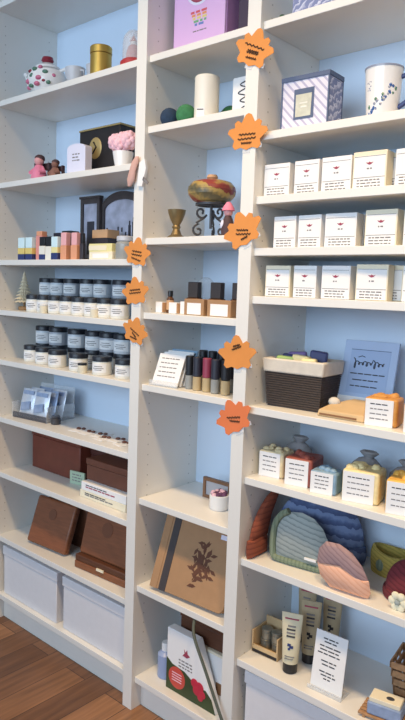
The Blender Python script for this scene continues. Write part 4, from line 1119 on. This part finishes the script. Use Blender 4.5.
MB().box(-.056, .056, -.012, .045, 0, .004, 'clear_plastic').box(-.056, .056, -.012, -.008, .004, .012, 'clear_plastic').obj('stand', t)
cd = MB().box(-.052, .052, 0, .003, 0, .160, 'paper').obj('card', t, loc=(0, .0, .0045), rot=(R(-9), 0, 0))
mb = MB(); rnd = random.Random(60)
for zz, a, b in ((.140, -.026, .022), (.131, -.022, .018), (.118, -.036, .032), (.108, -.034, .028), (.098, -.040, .036), (.078, -.026, .024), (.068, -.022, .020), (.048, -.028, .020), (.039, -.022, .026), (.030, -.012, .010)):
    mb.words(a, b, zz, .0034, 0, 'ink', rnd, .020)
mb.obj('printing', cd)
t = thing('wicker_basket', 'tan woven basket at the right of the cream shelf', 'basket', (.862, .185, z), 8); t.scale = (.9, .9, .86)
mb = MB()
for q in range(5):
    zz = .012 + q * .026; hw = .058 + .004 * q; hd = .048 + .003 * q
    for (xa, xb, ya, yb) in ((-hw, hw, -hd, -hd + .004), (-hw, hw, hd - .004, hd), (-hw, -hw + .004, -hd, hd), (hw - .004, hw, -hd, hd)): mb.box(xa, xb, ya, yb, zz - .009, zz + .009, 'wicker_tan')
for u in (-1, -.33, .33, 1):
    for sgn in (-1, 1):
        mb.tube([(u * .056, sgn * .0455, 0), (u * .070, sgn * .058, .125)], .003, 'wicker_tan', 6); mb.tube([(sgn * .056, u * .0455, 0), (sgn * .070, u * .058, .125)], .003, 'wicker_tan', 6)
mb.box(-.056, .056, -.046, .046, 0, .004, 'wicker_tan')
mb.obj('basket', t)
t = thing('soap_dish', 'wooden slatted soap dish at the right front of the cream shelf', 'soap dish', (.828, .035, z), 8); t.scale = (.88, .88, .9)
mb = MB()
for q in range(5): mb.box(-.062, .062, q * .016, q * .016 + .011, .006, .012, 'wicker_tan')
mb.box(-.05, -.042, 0, .075, 0, .006, 'wicker_tan').box(.042, .05, 0, .075, 0, .006, 'wicker_tan').obj('dish', t, bevel=.001)
t = thing('soap_bar', 'white soap in a pale blue wrapper on the wooden soap dish', 'soap', (.832, .040, z + .0112), 10); t.scale = (.88, .88, .9)
MB().box(-.045, .045, 0, .055, 0, .034, 'wrap_blue').obj('wrapper', t, bevel=.004)
MB().box(-.041, .041, .004, .051, .034, .046, 'paper_cream').ell((.01, .026, .046), .012, .009, .0015, 'ink', 12).obj('soap', t, bevel=.003)

# ------------------------------------------------------------------ light: ceiling lamps, shop-window daylight
def area(name, loc, target, sx, sy, power, col):
    l = bpy.data.lights.new(name, 'AREA'); l.shape = 'RECTANGLE'; l.size = sx; l.size_y = sy; l.energy = power; l.color = col
    o = bpy.data.objects.new(name, l); C.objects.link(o); o.location = loc
    o.rotation_euler = (Vector(target) - Vector(loc)).to_track_quat('-Z', 'Y').to_euler()
    return o
WARM = (1.0, 0.70, 0.38)
for lx, pw in ((1.25, 14.5), (0.62, 8.5), (0.0, 11.0)):
    area('ceiling_lamp', (lx, -0.72, 2.70), (lx, -0.70, 0), .18, .18, pw, WARM).data.spread = R(120)
area('shop_window_daylight', (0.4, -4.0, 2.0), (-0.1, 0.2, 1.85), 4.2, 1.6, 66, (0.60, 0.79, 1.0)).data.spread = R(110)

w = bpy.data.worlds.new('World'); bpy.context.scene.world = w; w.use_nodes = True
bg = w.node_tree.nodes['Background']; bg.inputs[0].default_value = (0.60, 0.76, 1.0, 1); bg.inputs[1].default_value = 0.40

# ------------------------------------------------------------------ camera
cam = bpy.data.cameras.new('Camera'); co = bpy.data.objects.new('Camera', cam); C.objects.link(co)
cam.sensor_fit = 'VERTICAL'; cam.sensor_height = 36; cam.lens = 646.541 / 720 * 36; cam.clip_start = .05
cy, sy = math.cos(0.718265325), math.sin(0.718265325)
f = Vector((-sy, cy, 0)); r = Vector((cy, sy, 0)); u = Vector((0, 0, 1))
cp, sp = math.cos(-0.108391404), math.sin(-0.108391404)
f, u = f * cp + u * sp, u * cp - f * sp
cr, sr = math.cos(0.0346914044), math.sin(0.0346914044)
r, u = r * cr + u * sr, u * cr - r * sr
co.matrix_world = Matrix(((r.x, u.x, -f.x, 1.42139), (r.y, u.y, -f.y, -1.31770), (r.z, u.z, -f.z, 1.33088), (0, 0, 0, 1)))
sc = bpy.context.scene; sc.camera = co
sc.view_settings.view_transform = 'Standard'; sc.view_settings.look = 'None'; sc.view_settings.gamma = 1
sc.view_settings.use_curve_mapping = False; sc.view_settings.exposure = -0.34
